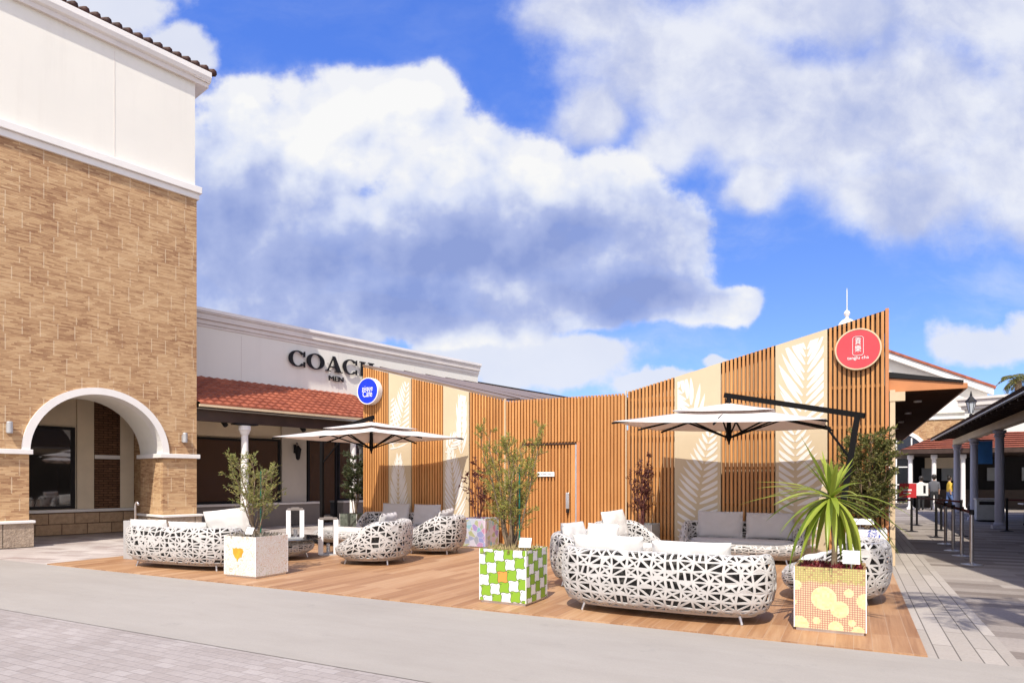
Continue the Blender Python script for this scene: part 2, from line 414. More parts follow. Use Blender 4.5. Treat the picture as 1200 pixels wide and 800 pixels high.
# planter prints -----------------------------------------------------------
def face_uv(n):
    co = obco(n); x, y, z = n.xyz(co)
    nx = n.m('ABSOLUTE', n.xyz(n.new('ShaderNodeNewGeometry').outputs['Normal'])[0])
    side = n.m('GREATER_THAN', nx, .7)
    u = n.m('ADD', n.m('MULTIPLY', x, n.m('SUBTRACT', 1.0, side)), n.m('MULTIPLY', n.m('ADD', y, .66), side))
    return u, z, side, co
def mat_puzzle():
    m, n, b = newmat('tessellated_print', .4)
    u, v, side, co = face_uv(n)
    c = .129; a = radians(-11)
    p = n.m('ADD', n.m('MULTIPLY', u, cos(a)/c), n.m('MULTIPLY', v, -sin(a)/c))
    q = n.m('ADD', n.m('MULTIPLY', u, sin(a)/c), n.m('MULTIPLY', v, cos(a)/c))
    p2 = n.m('ADD', p, n.m('MULTIPLY', n.m('SINE', n.m('MULTIPLY', q, 2*pi)), .07))
    q2 = n.m('ADD', q, n.m('MULTIPLY', n.m('SINE', n.m('MULTIPLY', p, 2*pi)), -.07))
    ip = n.m('FLOOR', p2); iq = n.m('FLOOR', q2)
    par = n.m('MODULO', n.m('ABSOLUTE', n.m('ADD', ip, iq)), 2.0)
    par = n.m('GREATER_THAN', par, .5)
    col = n.mix(par, (.72, .71, .69), (.21, .37, .022))
    isor = n.m('MULTIPLY', n.m('COMPARE', ip, 0.0, .1), n.m('COMPARE', iq, 2.0, .1))
    col = n.mix(n.m('MULTIPLY', isor, n.m('SUBTRACT', 1.0, side)), col, (.80, .27, .05))
    isbl = n.m('MULTIPLY', n.m('COMPARE', ip, 2.0, .1), n.m('COMPARE', iq, 4.0, .1))
    col = n.mix(n.m('MULTIPLY', isbl, side), col, (.10, .32, .80))
    fp = n.m('FRACT', p2); fq = n.m('FRACT', q2)
    ed = n.m('MINIMUM', n.m('MINIMUM', fp, n.m('SUBTRACT', 1.0, fp)), n.m('MINIMUM', fq, n.m('SUBTRACT', 1.0, fq)))
    col = n.mix(n.m('LESS_THAN', ed, .026), col, (.035, .05, .03))
    dx = n.m('SUBTRACT', fp, .16); dy = n.m('SUBTRACT', fq, .80)
    dot = n.m('LESS_THAN', n.m('ADD', n.m('MULTIPLY', dx, dx), n.m('MULTIPLY', dy, dy)), .003)
    col = n.mix(dot, col, (.03, .03, .05))
    n.l.new(col, b.inputs['Base Color']); return m
def mat_swirl():
    m, n, b = newmat('pale_line_print', .45)
    u, v, side, co = face_uv(n)
    f = n.noise(co, 5.5, 2, .5, 1.2)
    w = n.m('ABSOLUTE', n.m('SUBTRACT', n.m('FRACT', n.m('MULTIPLY', f, 13.0)), .5))
    line = n.mr(w, .06, .20, 1, 0)
    cc = n.ramp(n.noise(co, 3.3, 2), [(.3, (.52, .42, .24)), (.5, (.52, .30, .16)), (.7, (.40, .45, .30))])
    col = n.mix(n.m('MULTIPLY', line, .75), (.66, .64, .61), cc)
    n.l.new(col, b.inputs['Base Color']); return m
def mat_mosaic():
    m, n, b = newmat('red_grid_mosaic', .4)
    u, v, side, co = face_uv(n)
    g = 46.0
    fu = n.m('FRACT', n.m('MULTIPLY', u, g)); fv = n.m('FRACT', n.m('MULTIPLY', v, g))
    inn = n.m('MULTIPLY', n.m('GREATER_THAN', fu, .34), n.m('GREATER_THAN', fv, .34))
    iu = n.m('FLOOR', n.m('MULTIPLY', u, g)); iv = n.m('FLOOR', n.m('MULTIPLY', v, g))
    wn = n.new('ShaderNodeTexWhiteNoise', noise_dimensions='2D'); n.put(wn.inputs['Vector'], n.comb(iu, iv))
    circ = None
    for (cx, cz, r) in ((.0-.05, .335, .115), (.09, .235, .082), (-.30, .45, .05), (.17, .40, .042), (-.115, .11, .035), (.055, .055, .065),
                        (.195, .115, .033), (.31, .33, .075), (-.27, .06, .085), (.25, .035, .055), (-.33, .28, .035)):
        dd = n.vm('DISTANCE', n.comb(u, v), (cx, cz, 0))
        t = n.m('SUBTRACT', r, dd)
        circ = t if circ is None else n.m('MAXIMUM', circ, t)
    inside = n.m('GREATER_THAN', circ, 0.0)
    cream = n.mix(wn.outputs[0], (.62, .50, .25), (.70, .59, .34))
    tile = n.mix(n.mr(wn.outputs[0], .5, .9, 0, .5), (.62, .50, .30), (.57, .41, .26))
    low = n.mix(inn, (.36, .165, .125), tile)
    green = n.mix(wn.outputs[0], (.58, .52, .20), (.38, .42, .13))
    spk = n.m('MULTIPLY', inn, n.m('GREATER_THAN', wn.outputs[0], .12))
    up = n.mix(spk, (.36, .24, .11), green)
    base = n.mix(n.mr(n.m('ADD', v, n.m('MULTIPLY', wn.outputs[0], .03)), .485, .52), low, up)
    col = n.mix(inside, base, cream)
    n.l.new(col, b.inputs['Base Color']); return m
def mat_cells(name, cols, scale=9, edge=.05, ecol=(.8, .8, .8), vary=1.0):
    m, n, b = newmat(name, .45)
    co = obco(n)
    vo = n.new('ShaderNodeTexVoronoi'); n.put(vo.inputs['Vector'], co); vo.inputs['Scale'].default_value = scale
    ve = n.new('ShaderNodeTexVoronoi', feature='DISTANCE_TO_EDGE'); n.put(ve.inputs['Vector'], co); ve.inputs['Scale'].default_value = scale
    r = n.xyz(vo.outputs['Color'])[0]
    k = len(cols)-1
    col = n.ramp(r, [(.1+.8*i/k, c) for i, c in enumerate(cols)])
    hat = n.m('ABSOLUTE', n.m('SINE', n.m('MULTIPLY', n.noise(co, 7, 2, .5, .5), 90.0)))
    col = n.mix(n.mr(hat, .0, .5, .5*vary, 0), col, ecol)
    col = n.mix(n.m('LESS_THAN', ve.outputs['Distance'], edge), col, ecol)
    n.l.new(col, b.inputs['Base Color']); return m
M['p_green'] = mat_puzzle(); M['p_white'] = mat_swirl(); M['p_yellow'] = mat_mosaic()
M['p_pastel'] = mat_cells('pastel_print', [(.50, .48, .56), (.16, .40, .42), (.52, .49, .56), (.46, .20, .32), (.20, .22, .52), (.34, .36, .18)], 8, .035, (.50, .48, .56))
M['p_dark'] = mat_cells('dark_green_print', [(.035, .045, .035), (.09, .11, .085), (.05, .06, .045), (.14, .16, .13)], 16, .06, (.11, .125, .10))
def mat_bluewhite():
    m, n, b = newmat('blue_white_tiles', .25)
    u, v, side, co = face_uv(n)
    fu = n.m('FRACT', n.m('DIVIDE', n.m('ADD', u, 3.3), .22)); fv = n.m('FRACT', n.m('DIVIDE', v, .22))
    ed = n.m('LESS_THAN', n.m('MINIMUM', fu, fv), .07)
    f = n.noise(co, 26, 4, .6, 1.5)
    chk = n.m('GREATER_THAN', n.m('MODULO', n.m('ABSOLUTE', n.m('ADD', n.m('FLOOR', n.m('DIVIDE', n.m('ADD', u, 3.3), .22)), n.m('FLOOR', n.m('DIVIDE', v, .22)))), 2.0), .5)
    pat = n.m('MULTIPLY', n.mr(f, .47, .55), n.m('ADD', n.m('MULTIPLY', chk, .7), .3))
    col = n.mix(pat, (.80, .80, .80), (.06, .10, .42))
    col = n.mix(ed, col, (.8, .8, .8)); n.l.new(col, b.inputs['Base Color']); return m
M['p_blue'] = mat_bluewhite()
# ------------------------------------------------------------------ camera
YAW = radians(27.5); F = 769.0; HZ = 563.0
cam = bpy.data.cameras.new('camera'); co_ = bpy.data.objects.new('camera', cam); COL.objects.link(co_)
cam.sensor_width = 36; cam.lens = F/1200*36; cam.shift_y = (HZ-400)/1200; cam.clip_end = 2000; cam.clip_start = .05
co_.location = (0, 0, 1.5); co_.rotation_euler = (pi/2, 0, YAW); S.camera = co_
# ------------------------------------------------------------------ light
LX, LY, LZ = -.20, 1.0, -1.32                           # where sunlight travels
ld = Vector((LX, LY, LZ)).normalized()
EL = math.asin(-ld.z); AZ = atan2(-ld.x, -ld.y)         # azimuth of the sun from +Y, clockwise
sun = bpy.data.lights.new('sun', 'SUN'); so = bpy.data.objects.new('sun', sun); COL.objects.link(so)
sun.energy = 4.2; sun.angle = radians(.5); sun.color = (1, .935, .835)
so.rotation_euler = ld.to_track_quat('-Z', 'Y').to_euler(); so.location = (10, -20, 30)
w = bpy.data.worlds.new('World'); S.world = w; w.use_nodes = True
wn = N(w); bg = wn.n['Background']; out = wn.n['World Output']
sky = wn.new('ShaderNodeTexSky', sky_type='NISHITA'); sky.sun_disc = False
sky.sun_elevation = EL; sky.sun_rotation = AZ; sky.air_density = 1.0; sky.dust_density = .4; sky.ozone_density = 2.2
def clouds():
    d = wn.new('ShaderNodeTexCoord').outputs['Generated']
    fw = wn.vm('DOT_PRODUCT', d, (-sin(YAW), cos(YAW), 0)); rt = wn.vm('DOT_PRODUCT', d, (cos(YAW), sin(YAW), 0))
    fw = wn.m('MAXIMUM', fw, .12)
    p = wn.comb(wn.m('DIVIDE', rt, fw), wn.m('DIVIDE', wn.xyz(d)[2], fw))
    wa = wn.new('ShaderNodeTexNoise'); wn.put(wa.inputs['Vector'], p); wa.inputs['Scale'].default_value = 5.5
    wa.inputs['Detail'].default_value = 8; wa.inputs['Roughness'].default_value = .55
    warp = wn.vm('MULTIPLY', wn.vm('SUBTRACT', wa.outputs['Color'], (.5, .5, .5)), (.13, .10, 0))
    pw = wn.vm('ADD', p, warp)
    def field(bl, src):
        acc = None
        for (px, py, rx, ry) in bl:
            cx, cy, ax, ay = (px-600)/F, (HZ-py)/F, rx/F, ry/F
            q = wn.vm('MULTIPLY_ADD', src, (1/ax, 1/ay, 0), (-cx/ax, -cy/ay, 0))
            v = wn.m('SUBTRACT', 1.0, wn.vm('LENGTH', q))
            acc = v if acc is None else wn.m('SMOOTH_MAX', acc, v, .25)
        return acc
    n1 = wn.noise(p, 6.5, 10, .56); n2 = wn.noise(wn.vm('ADD', p, (3.1, 1.7, 0)), 3.2, 8, .6)
    nA = wn.noise(p, 6.5, 5, .5); n3 = wn.noise(wn.vm('ADD', p, (-.018, .04, 0)), 6.5, 5, .5)       # same field nearer the sun: lit edges
    A = [(330,385,150,40),(520,385,170,36),(270,250,70,150),(320,205,130,140),(400,150,110,80),(475,120,75,65),(540,190,95,75),(620,220,110,80),(700,235,90,75),(770,275,85,75),(560,290,270,85),(330,310,190,80),
         (640,350,200,50),(760,345,120,45),(855,352,60,26),(285,130,60,60), (420,365,250,35)]
    B = [(690,15,120,80),(800,70,200,110),(900,130,170,110),(1000,130,170,120),(1110,120,180,150),(1190,190,160,110),(1060,235,110,50),(700,130,60,45),(780,165,70,50),(880,215,50,40),(1150,20,200,120), (960,10,220,70)]
    C = [(620,425,170,42),(530,412,80,30),(690,418,75,34),(770,448,60,16),(420,392,160,20),(840,425,28,10),(1150,412,75,35),(1210,400,60,40),(110,10,120,60),(200,60,70,40),(640,-40,80,30),
         (-150,250,260,160),(-420,120,260,170),(1480,250,220,160),(1750,380,220,90)]
    fA = wn.m('ADD', field(A, pw), wn.m('MULTIPLY', wn.m('SUBTRACT', n1, .5), 1.15))
    fB = wn.m('ADD', field(B, pw), wn.m('MULTIPLY', wn.m('SUBTRACT', n2, .5), 1.9))
    fC = wn.m('ADD', field(C, pw), wn.m('MULTIPLY', wn.m('SUBTRACT', n1, .5), 1.5))
    mA = wn.m('MAXIMUM', wn.mr(fA, .02, .26, 0, .93), wn.mr(fA, -.05, .6)); mB = wn.mr(fB, -.05, .62, 0, .93); mC = wn.mr(fC, .04, .36, 0, .9)
    dk = [(340,320,200,80),(560,300,210,60),(450,350,260,45),(730,345,130,35),(700,275,100,45),(260,260,80,80)]
    D = wn.mr(wn.m('ADD', field(dk, pw), wn.m('MULTIPLY', wn.m('SUBTRACT', n2, .5), .40)), -1.0, .95)
    rel = wn.m('MULTIPLY', wn.m('SUBTRACT', nA, n3), 5.0)
    lum = wn.m('ADD', wn.m('SUBTRACT', 1.0, wn.m('MULTIPLY', D, .86)), wn.m('MULTIPLY', rel, .42), clamp=True)
    colA = wn.ramp(lum, [(0, (.20, .26, .50)), (.4, (.31, .365, .58)), (.72, (.54, .575, .68)), (1, (.69, .69, .69))])
    Bd = wn.m('ADD', wn.mr(wn.noise(pw, 4.5, 7, .6), .34, .62, .25, .95), wn.m('MULTIPLY', rel, .35), clamp=True)
    colB = wn.ramp(Bd, [(0, (.32, .37, .56)), (.5, (.47, .50, .62)), (1, (.63, .645, .69))])
    sk = wn.mix(1.0, sky.outputs[0], wn.mix(wn.mr(wn.xyz(d)[2], .2, .6), (.074, .091, .140), (.076, .111, .210)), 'MULTIPLY')
    # thinner, paler air near the horizon stays with the Nishita sky itself
    veil = wn.m('MULTIPLY', wn.mr(wn.noise(wn.vm('MULTIPLY', pw, (1.0, 2.2, 1)), 2.4, 9, .62), .44, .74, 0, .42), wn.mr(wn.xyz(d)[2], .55, .30, .25, 1.0))
    sk = wn.mix(veil, sk, (.60, .63, .70))
    c = wn.mix(mB, sk, colB); c = wn.mix(mC, c, wn.mix(n1, (.52, .55, .64), (.66, .665, .69))); c = wn.mix(mA, c, colA)
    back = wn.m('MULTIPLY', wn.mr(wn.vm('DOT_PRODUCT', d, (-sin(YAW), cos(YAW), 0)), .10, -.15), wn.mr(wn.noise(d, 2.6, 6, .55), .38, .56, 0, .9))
    c = wn.mix(back, c, (1.32, 1.21, 1.08))  # bright warm clouds added behind the camera to fill the shaded fronts
    hz = wn.mr(wn.xyz(d)[2], -.02, .0)
    return wn.mix(hz, (.12, .11, .10), c)
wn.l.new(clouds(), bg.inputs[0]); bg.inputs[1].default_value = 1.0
S.view_settings.view_transform = 'Standard'; S.view_settings.look = 'None'; S.view_settings.gamma = 1
S.view_settings.exposure = .46; S.view_settings.use_curve_mapping = False
# ------------------------------------------------------------------ ground
def sheet(name, poly, z, mat):
    b = MB(); b.add([(x, y, z) for x, y in poly], [tuple(range(len(poly)))])
    return tag(b.build(name, mat), kind='structure')
DX0, DX1, DY0, DY1 = -12.85, .56, 6.6, 13.40
sheet('ground', [(-500,-500),(500,-500),(500,500),(-500,500)], -.020, M['ground'])
sheet('paver_field', [(-70,-40),(70,-40),(70,4.06),(-70,4.06)], -.008, M['pavers'])
sheet('concrete_path', [(-70,4.06),(70,4.06),(70,6.6),(-70,6.6)], -.004, M['concrete_strip'])
sheet('mosaic_pavement', [(-40,6.6),(DX0,6.6),(DX0,40),(-40,40)], -.008, M['tile_left'])
sheet('stone_pavement', [(1.22,6.6),(40,6.6),(40,70),(1.22,70)], -.008, M['tile_right'])
sheet('border_strip', [(DX1,6.6),(1.22,6.6),(1.22,70),(DX1,70)], -.004, M['tile_strip'])
b = MB(); b.box(DX0, DX1, DY0, DY1+.2, -.02, .012); tag(b.build('timber_deck', M['deck']), kind='structure')
sheet('pavement_behind', [(DX0,13.6),(-11.5,13.6),(-11.5,40),(DX0,40)], -.008, M['tile_left'])
# ------------------------------------------------------------------ letters
def text_mesh(txt, size, ext, name, mat, parent, loc, align='CENTER', sx=1.0, rx=pi/2, bold=0, vert=False):
    cu = bpy.data.curves.new(name, 'FONT'); cu.body = txt; cu.size = size; cu.extrude = ext; cu.align_x = align; cu.align_y = 'CENTER'
    cu.resolution_u = 3; cu.offset = bold
    t = bpy.data.objects.new('tmp', cu); COL.objects.link(t)
    dg = bpy.context.evaluated_depsgraph_get(); dg.update()
    me = bpy.data.meshes.new_from_object(t.evaluated_get(dg)); bpy.data.objects.remove(t)
    me.name = name; me.materials.clear(); me.materials.append(mat)
    o = bpy.data.objects.new(name, me); COL.objects.link(o); o.parent = parent
    o.location = loc; o.rotation_euler = (rx, 0, 0); o.scale = (sx, 1, 1)
    return o
# ------------------------------------------------------------------ tower + store (same street line)
TH = radians(12.27); P0 = (-16.68, 8.21); RZ = pi/2 - TH
def loc2w(s_, off): return (P0[0] + sin(TH)*s_ - cos(TH)*off, P0[1] + cos(TH)*s_ + sin(TH)*off)
tower = thing('brick_tower', 'tall brick corner building with white upper storey and round arch entrance', 'building', (P0[0], P0[1], 0), RZ)
SR = 3.77; SL = -9.0; OPL, OPR = -.02, 2.89; SP = 2.16; RA = (OPR-OPL)/2; CA = (OPL+OPR)/2; BT = 9.2; JT = 1.45
def arch_wall(y0, y1, zt, mat, parent, name='brick_wall'):
    b = MB()
    arc = [(CA + RA*cos(t), SP + RA*sin(t)) for t in [pi - pi*i/28 for i in range(29)]]
    # front/back faces as strips
    def face(y):
        polys = [[(SL, 0), (OPL, 0), (OPL, SP), (SL, SP)], [(OPR, 0), (SR, 0), (SR, SP), (OPR, SP)],
                 [(SL, SP), (OPL, SP), (OPL, zt), (SL, zt)], [(OPR, SP), (SR, SP), (SR, zt), (OPR, zt)]]
        for i in range(28):
            (xa, za), (xb, zb) = arc[i], arc[i+1]
            polys.append([(xa, za), (xb, zb), (xb, zt), (xa, zt)])
        for p in polys: b.add([(x, y, z) for x, z in p], [tuple(range(len(p)))])
    face(y0); face(y1)
    for x in (OPL, OPR): b.add([(x,y0,0),(x,y1,0),(x,y1,SP),(x,y0,SP)], [(0,1,2,3)])
    b.mi = 1
    for i in range(28):
        (xa, za), (xb, zb) = arc[i], arc[i+1]
        b.add([(xa,y0,za),(xb,y0,zb),(xb,y1,zb),(xa,y1,za)], [(0,1,2,3)])
    b.mi = 0
    b.add([(SR,y0,0),(SR,y1,0),(SR,y1,zt),(SR,y0,zt)], [(0,1,2,3)]); b.add([(SL,y0,0),(SL,y1,0),(SL,y1,zt),(SL,y0,zt)], [(0,1,2,3)])
    b.add([(SL,y0,zt),(SR,y0,zt),(SR,y1,zt),(SL,y1,zt)], [(0,1,2,3)])
    me = bpy.data.meshes.new(name); me.from_pydata(b.v, [], b.f); me.materials.append(mat); me.materials.append(M['white_stucco'])
    me.polygons.foreach_set('material_index', b.m)
    bm = bmesh.new(); bm.from_mesh(me); bmesh.ops.remove_doubles(bm, verts=bm.verts, dist=1e-4)
    bmesh.ops.recalc_face_normals(bm, faces=bm.faces); bm.to_mesh(me); bm.free()
    o = bpy.data.objects.new(name, me); COL.objects.link(o); o.parent = parent
    return o
arch_wall(0, JT, BT, M['brick'], tower)
DEEP = 9.0
b = MB(); b.box(SR-.4, SR, JT+.002, DEEP, 0, BT); b.build('side_wall', M['brick'], tower)
b = MB(); b.box(SL, SR-.03, .03, DEEP, BT, 12.45); b.build('upper_wall', M['white_stucco'], tower)
for s_ in (-3.8, 1.75):
    b = MB(); b.box(s_, s_+.012, .024, .03, BT+.3, 12.2); b.build('render_joint', M['fascia_grey'], tower)
b = MB(); b.box(SL, SR+.05, -.06, DEEP, BT-.06, BT+.10); b.box(SL, SR+.10, -.12, DEEP, BT+.10, BT+.28); b.build('cornice', M['lilac_trim'], tower, bevel=.012)
# roof: soffit board, fascia moulding, tile edge
b = MB(); b.box(SL, SR+.30, -.06, DEEP, 12.30, 12.42); b.build('soffit', M['fascia_grey'], tower)
prof = [(-.05, 12.42), (-.12, 12.46), (-.16, 12.56), (-.16, 12.70), (.5, 12.70), (.5, 12.42)]
b = MB()
b.add([(SL, y, z) for y, z in prof] + [(SR+.34, y, z) for y, z in prof], [tuple(range(6)), tuple(range(11, 5, -1))] + [(i, (i+1) % 6, (i+1) % 6+6, i+6) for i in range(6)])
b.box(SR-.1, SR+.335, -.1, DEEP, 12.425, 12.695)
roof = b.build('eave', M['lilac_trim'], tower)
b = MB(); x = SL
while x < SR+.36:
    b.tube([(x, -.13, 12.77), (x, 3.5, 14.3)], [.085, .085], 8); x += .24
b.add([(SL, -.12, 12.71), (SR+.38, -.12, 12.71), (SR+.38, 3.5, 14.25), (SL, 3.5, 14.25)], [(0, 1, 2, 3)])
b.tube([(SR+.40, -.13, 12.74), (SR+.40, 3.5, 14.3)], [.10, .10], 8)
b.build('roof_tiles', M['roof_dark'], tower, smooth=True)
# arch trim and string course
b = MB(); nn = 36
def arc_ring(b, r0, r1, y0, y1, cx, cz, a0, a1, nn=36):
    P_ = []
    for i in range(nn+1):
        t = a0 + (a1-a0)*i/nn
        P_ += [(cx+r0*cos(t), y0, cz+r0*sin(t)), (cx+r1*cos(t), y0, cz+r1*sin(t)), (cx+r1*cos(t), y1, cz+r1*sin(t)), (cx+r0*cos(t), y1, cz+r0*sin(t))]
    fs = []
    for i in range(nn):
        for k in range(4):
            fs.append((i*4+k, i*4+(k+1) % 4, (i+1)*4+(k+1) % 4, (i+1)*4+k))
    fs += [(0, 1, 2, 3), (nn*4+3, nn*4+2, nn*4+1, nn*4)]
    b.add(P_, fs)
arc_ring(b, RA-.012, RA+.15, -.05, .35, CA, SP+.003, pi, 0)
b.build('arch_trim', M['lilac_trim'], tower)
b = MB(); b.box(SL, OPL+.06, -.09, .5, SP-.06, SP+.05); b.box(OPR-.09, SR+.06, -.09, JT+.03, SP-.06, SP+.05); b.build('string_course', M['lilac_trim'], tower, bevel=.01)
b = MB(); b.box(SL, OPL+.05, -.16, .6, 0, .54); b.box(OPR-.04, SR+.06, -.16, JT+.05, 0, .54); b.build('plinth', M['plinth'], tower)
b = MB(); b.box(SL, OPL+.08, -.20, .62, .542, .60); b.box(OPR-.08, SR+.10, -.20, JT+.08, .542, .60); b.build('plinth_cap', M['lilac_trim'], tower, bevel=.01)
# passage behind the arch
PO = 3.3
b = MB(); b.box(SL, 1.0, PO, PO+.2, 0, 4.3); b.box(1.0, SR-.41, PO, PO+.2, 0, 4.3); b.box(-2.2, -2.0, JT+.003, PO, 0, 4.3); b.build('passage_wall', M['cream_wall'], tower)
b = MB(); b.box(SL, SR-.42, JT+.003, PO+.2, 4.3, 4.42); b.build('passage_ceiling', M['white_stucco'], tower)
b = MB(); b.box(SL, SR-.41, PO-.16, PO-.003, 0, .62); b.build('stone_base', M['stone'], tower)
b = MB(); b.box(SL, SR-.41, PO-.20, PO-.002, .625, .70); b.build('base_ledge', M['lilac_trim'], tower)
fr = MB(); fr.box(-1.2, 1.86, PO-.06, PO-.003, .72, .80); fr.box(-1.2, 1.86, PO-.06, PO-.003, 2.92, 3.0); fr.box(1.76, 1.86, PO-.06, PO-.003, .80, 2.92); fr.box(-1.2, -1.1, PO-.06, PO-.003, .80, 2.92)
win = fr.build('window', M['black'], tower)
b = MB(); b.box(-1.1, 1.76, PO-.03, PO-.004, .80, 2.92); b.build('pane', M['glass_brown'], win)
b = MB(); b.box(1.90, 2.32, PO-.09, PO-.004, .705, 4.29); b.build('pilaster', M['cream_wall'], tower)
b = MB(); b.box(2.33, SR-.42, PO-.10, PO-.004, .705, 4.29); b.build('brick_panel', M['brown_brick'], tower)
b = MB(); b.box(2.98, SR-.42, PO-.16, PO-.145, .71, 4.29); b.build('pilaster', M['cream_wall'], tower)
b = MB(); b.box(2.33, SR-.42, PO-.14, PO-.101, 2.13, 2.24); b.build('panel_band', M['lilac_trim'], tower)
for s_, lab in ((3.42, 'small metal wall lamp on the brick pier right of the arch'), (-.40, 'small metal wall lamp on the brick wall left of the arch')):
    x, y = loc2w(s_, -.002); z = 2.52 if s_ > 0 else 2.56
    t = thing('wall_lamp', lab, 'wall lamp', (x, y, z), RZ, 'wall lamps beside the arch')
    b = MB(); b.box(-.05, .05, -.03, 0, .02, .2); b.build('back_plate', M['grey_metal'], t)
    b = MB(); b.lathe([(.055, 0), (.06, .02), (.06, .24), (.05, .26)], 12, (0, -.09, 0)); b.build('lamp_body', M['grey_metal'], t, smooth=False)
# ---------------- store
store = thing('white_store', 'long white shop building with cornice, red tiled awning and dark windows', 'building', (P0[0], P0[1], 0), RZ)
FO = 2.2; SE = 17.42
b = MB(); b.box(SR+.01, SE, FO, FO+10, 3.42, 6.45); b.build('fascia_wall', M['white_stucco'], store)
b = MB()
for (o, z0, z1) in ((.02, 6.24, 6.32), (.045, 6.322, 6.46), (.085, 6.462, 6.64), (.11, 6.642, 6.70)):
    b.box(SR+.01, SE+o, FO-o, FO+10, z0, z1)
b.build('cornice', M['fascia_grey'], store, bevel=.008)
b = MB(); b.box(SR+.01, SE+.13, FO-.13, FO+10, 6.702, 6.80); b.build('coping', M['white_paint'], store)  # lighter than the cornice: sun on the top edge put into its colour
for s_ in (6.2, 9.9, 13.6):
    b = MB(); b.box(s_, s_+.014, FO-.004, FO, 4.6, 6.15); b.build('wall_joint', M['fascia_grey'], store)
# awning roof: overlapping tile courses with barrel rolls
AWR = 10.6; E0 = (-.14, 3.60); E1 = (FO, 4.70)
b = MB(); nc = 9; cols = int((AWR-SR)/.125)
for k in range(nc):
    t0, t1 = k/nc, (k+1)/nc
    y0, z0 = E0[0]+(E1[0]-E0[0])*t0, E0[1]+(E1[1]-E0[1])*t0
    y1, z1 = E0[0]+(E1[0]-E0[0])*t1, E0[1]+(E1[1]-E0[1])*t1
    vs = []; fs = []
    for i in range(cols+1):
        x = SR+.02 + i*.125
        h = .028 if i % 2 else -.012
        vs += [(x, y0-.03, z0+.045+h), (x, y1, z1+h)]
    for i in range(cols): fs.append((2*i, 2*i+2, 2*i+3, 2*i+1))
    n0 = len(vs)
    for i in range(cols+1): vs.append((SR+.02+i*.125, y0-.03, z0-.01))
    for i in range(cols): fs.append((2*i, n0+i, n0+i+1, 2*i+2))
    b.add(vs, fs)
aw = b.build('awning_roof', M['roof_red'], store)
b = MB(); b.box(SR+.01, AWR, -.17, -.11, 3.52, 3.585); b.build('gutter', M['tan_rim'], store)
b = MB(); b.add([(SR+.01,-.10,3.48),(AWR,-.10,3.48),(AWR,FO-.01,3.52),(SR+.01,FO-.01,3.52)], [(0,1,2,3)]); b.build('awning_soffit', M['white_stucco'], store)
b = MB(); b.box(SR+.01, AWR-.1, .10, .30, 3.16, 3.46); b.build('beam', M['dark_brown'], store)
for s_ in (5.25, 9.08):
    b = MB(); b.box(s_-.35, s_+.35, .06, .34, 3.12, 3.155); b.build('beam_bracket', M['black'], store)
for s_ in (5.25, 9.08, 12.6):
    b = MB(); b.lathe([(.19, 0), (.19, .12), (.16, .2), (.115, .24), (.105, 1.6), (.095, 2.82), (.12, 2.86), (.15, 2.95), (.17, 2.97), (.17, 3.10)], 16, (s_, .2, 0))
    b.build('column', M['white_paint'], store, smooth=False, bevel=.006)
# shop front
WO = FO
def sf(name, x0, x1, z0, z1, mat, y=WO-.06, d=.06, par=None):
    b = MB(); b.box(x0, x1, y, y+d, z0, z1); return b.build(name, mat, par or store)
sf('shop_wall', SR+.01, SE, 0, 3.42, M['cream_wall'], FO+.15, .2)
sf('low_base', SR+.01, 9.0, .0, .70, M['base_brown'], FO-.32, .46)
sf('low_base', 9.9, SE, .0, .70, M['base_brown'], FO-.32, .46)
sf('base_ledge', SR+.01, 9.0, .703, .77, M['fascia_grey'], FO-.36, .50)
sf('base_ledge', 9.9, SE, .703, .77, M['fascia_grey'], FO-.36, .50)
def window(x0, x1, z0, z1):
    b = MB(); y = FO+.04
    b.box(x0, x1, y, y+.1, z0, z0+.07); b.box(x0, x1, y, y+.1, z1-.07, z1); b.box(x0, x0+.07, y, y+.1, z0+.07, z1-.07); b.box(x1-.07, x1, y, y+.1, z0+.07, z1-.07)
    w_ = b.build('window', M['black'], store)
    b = MB(); b.box(x0+.07, x1-.07, y+.04, y+.07, z0+.07, z1-.07); b.build('pane', M['glass'], w_)
window(SR+.05, 6.35, .78, 2.85); window(6.42, 7.62, .78, 2.9); window(8.68, 9.9, .05, 2.95); window(9.95, 11.3, .78, 2.95); window(11.6, 15, .78, 2.95)
sf('lintel_panel', SR+.05, 6.3, 2.90, 3.40, M['cream_wall'], FO+.06, .08)
sf('dark_pier', 6.32, 6.46, .0, 3.40, M['dark_brown'], FO-.02, .16)
sf('light_panel', 7.68, 8.62, .78, 3.36, M['panel_cream'], FO+.05, .09)
for s_ in (4.9, 7.5, 8.9, 9.8):
    b = MB(); b.tube([(s_, .9, 3.50), (s_, .9, 3.28)], .02, 6); b.tube([(s_, .9, 3.30), (s_+.05, .72, 3.12)], [.06, .075], 8); b.build('spotlight', M['black'], store)
x, y = loc2w(8.16, FO+.05)
t = thing('wall_lantern', 'black carriage lantern on the pale panel between the dark shop windows', 'wall lamp', (x, y, 2.45), RZ)
b = MB(); b.box(-.05, .05, -.03, 0, 0, .3); b.tube([(0, -.02, .25), (0, -.14, .36), (0, -.2, .28)], .014, 6); b.build('bracket', M['black'], t)
b = MB(); b.lathe([(.02, -.24), (.07, -.2), (.12, .1), (.14, .12), (.03, .26)], 6, (0, -.2, 0)); b.build('lamp_body', M['black'], t)
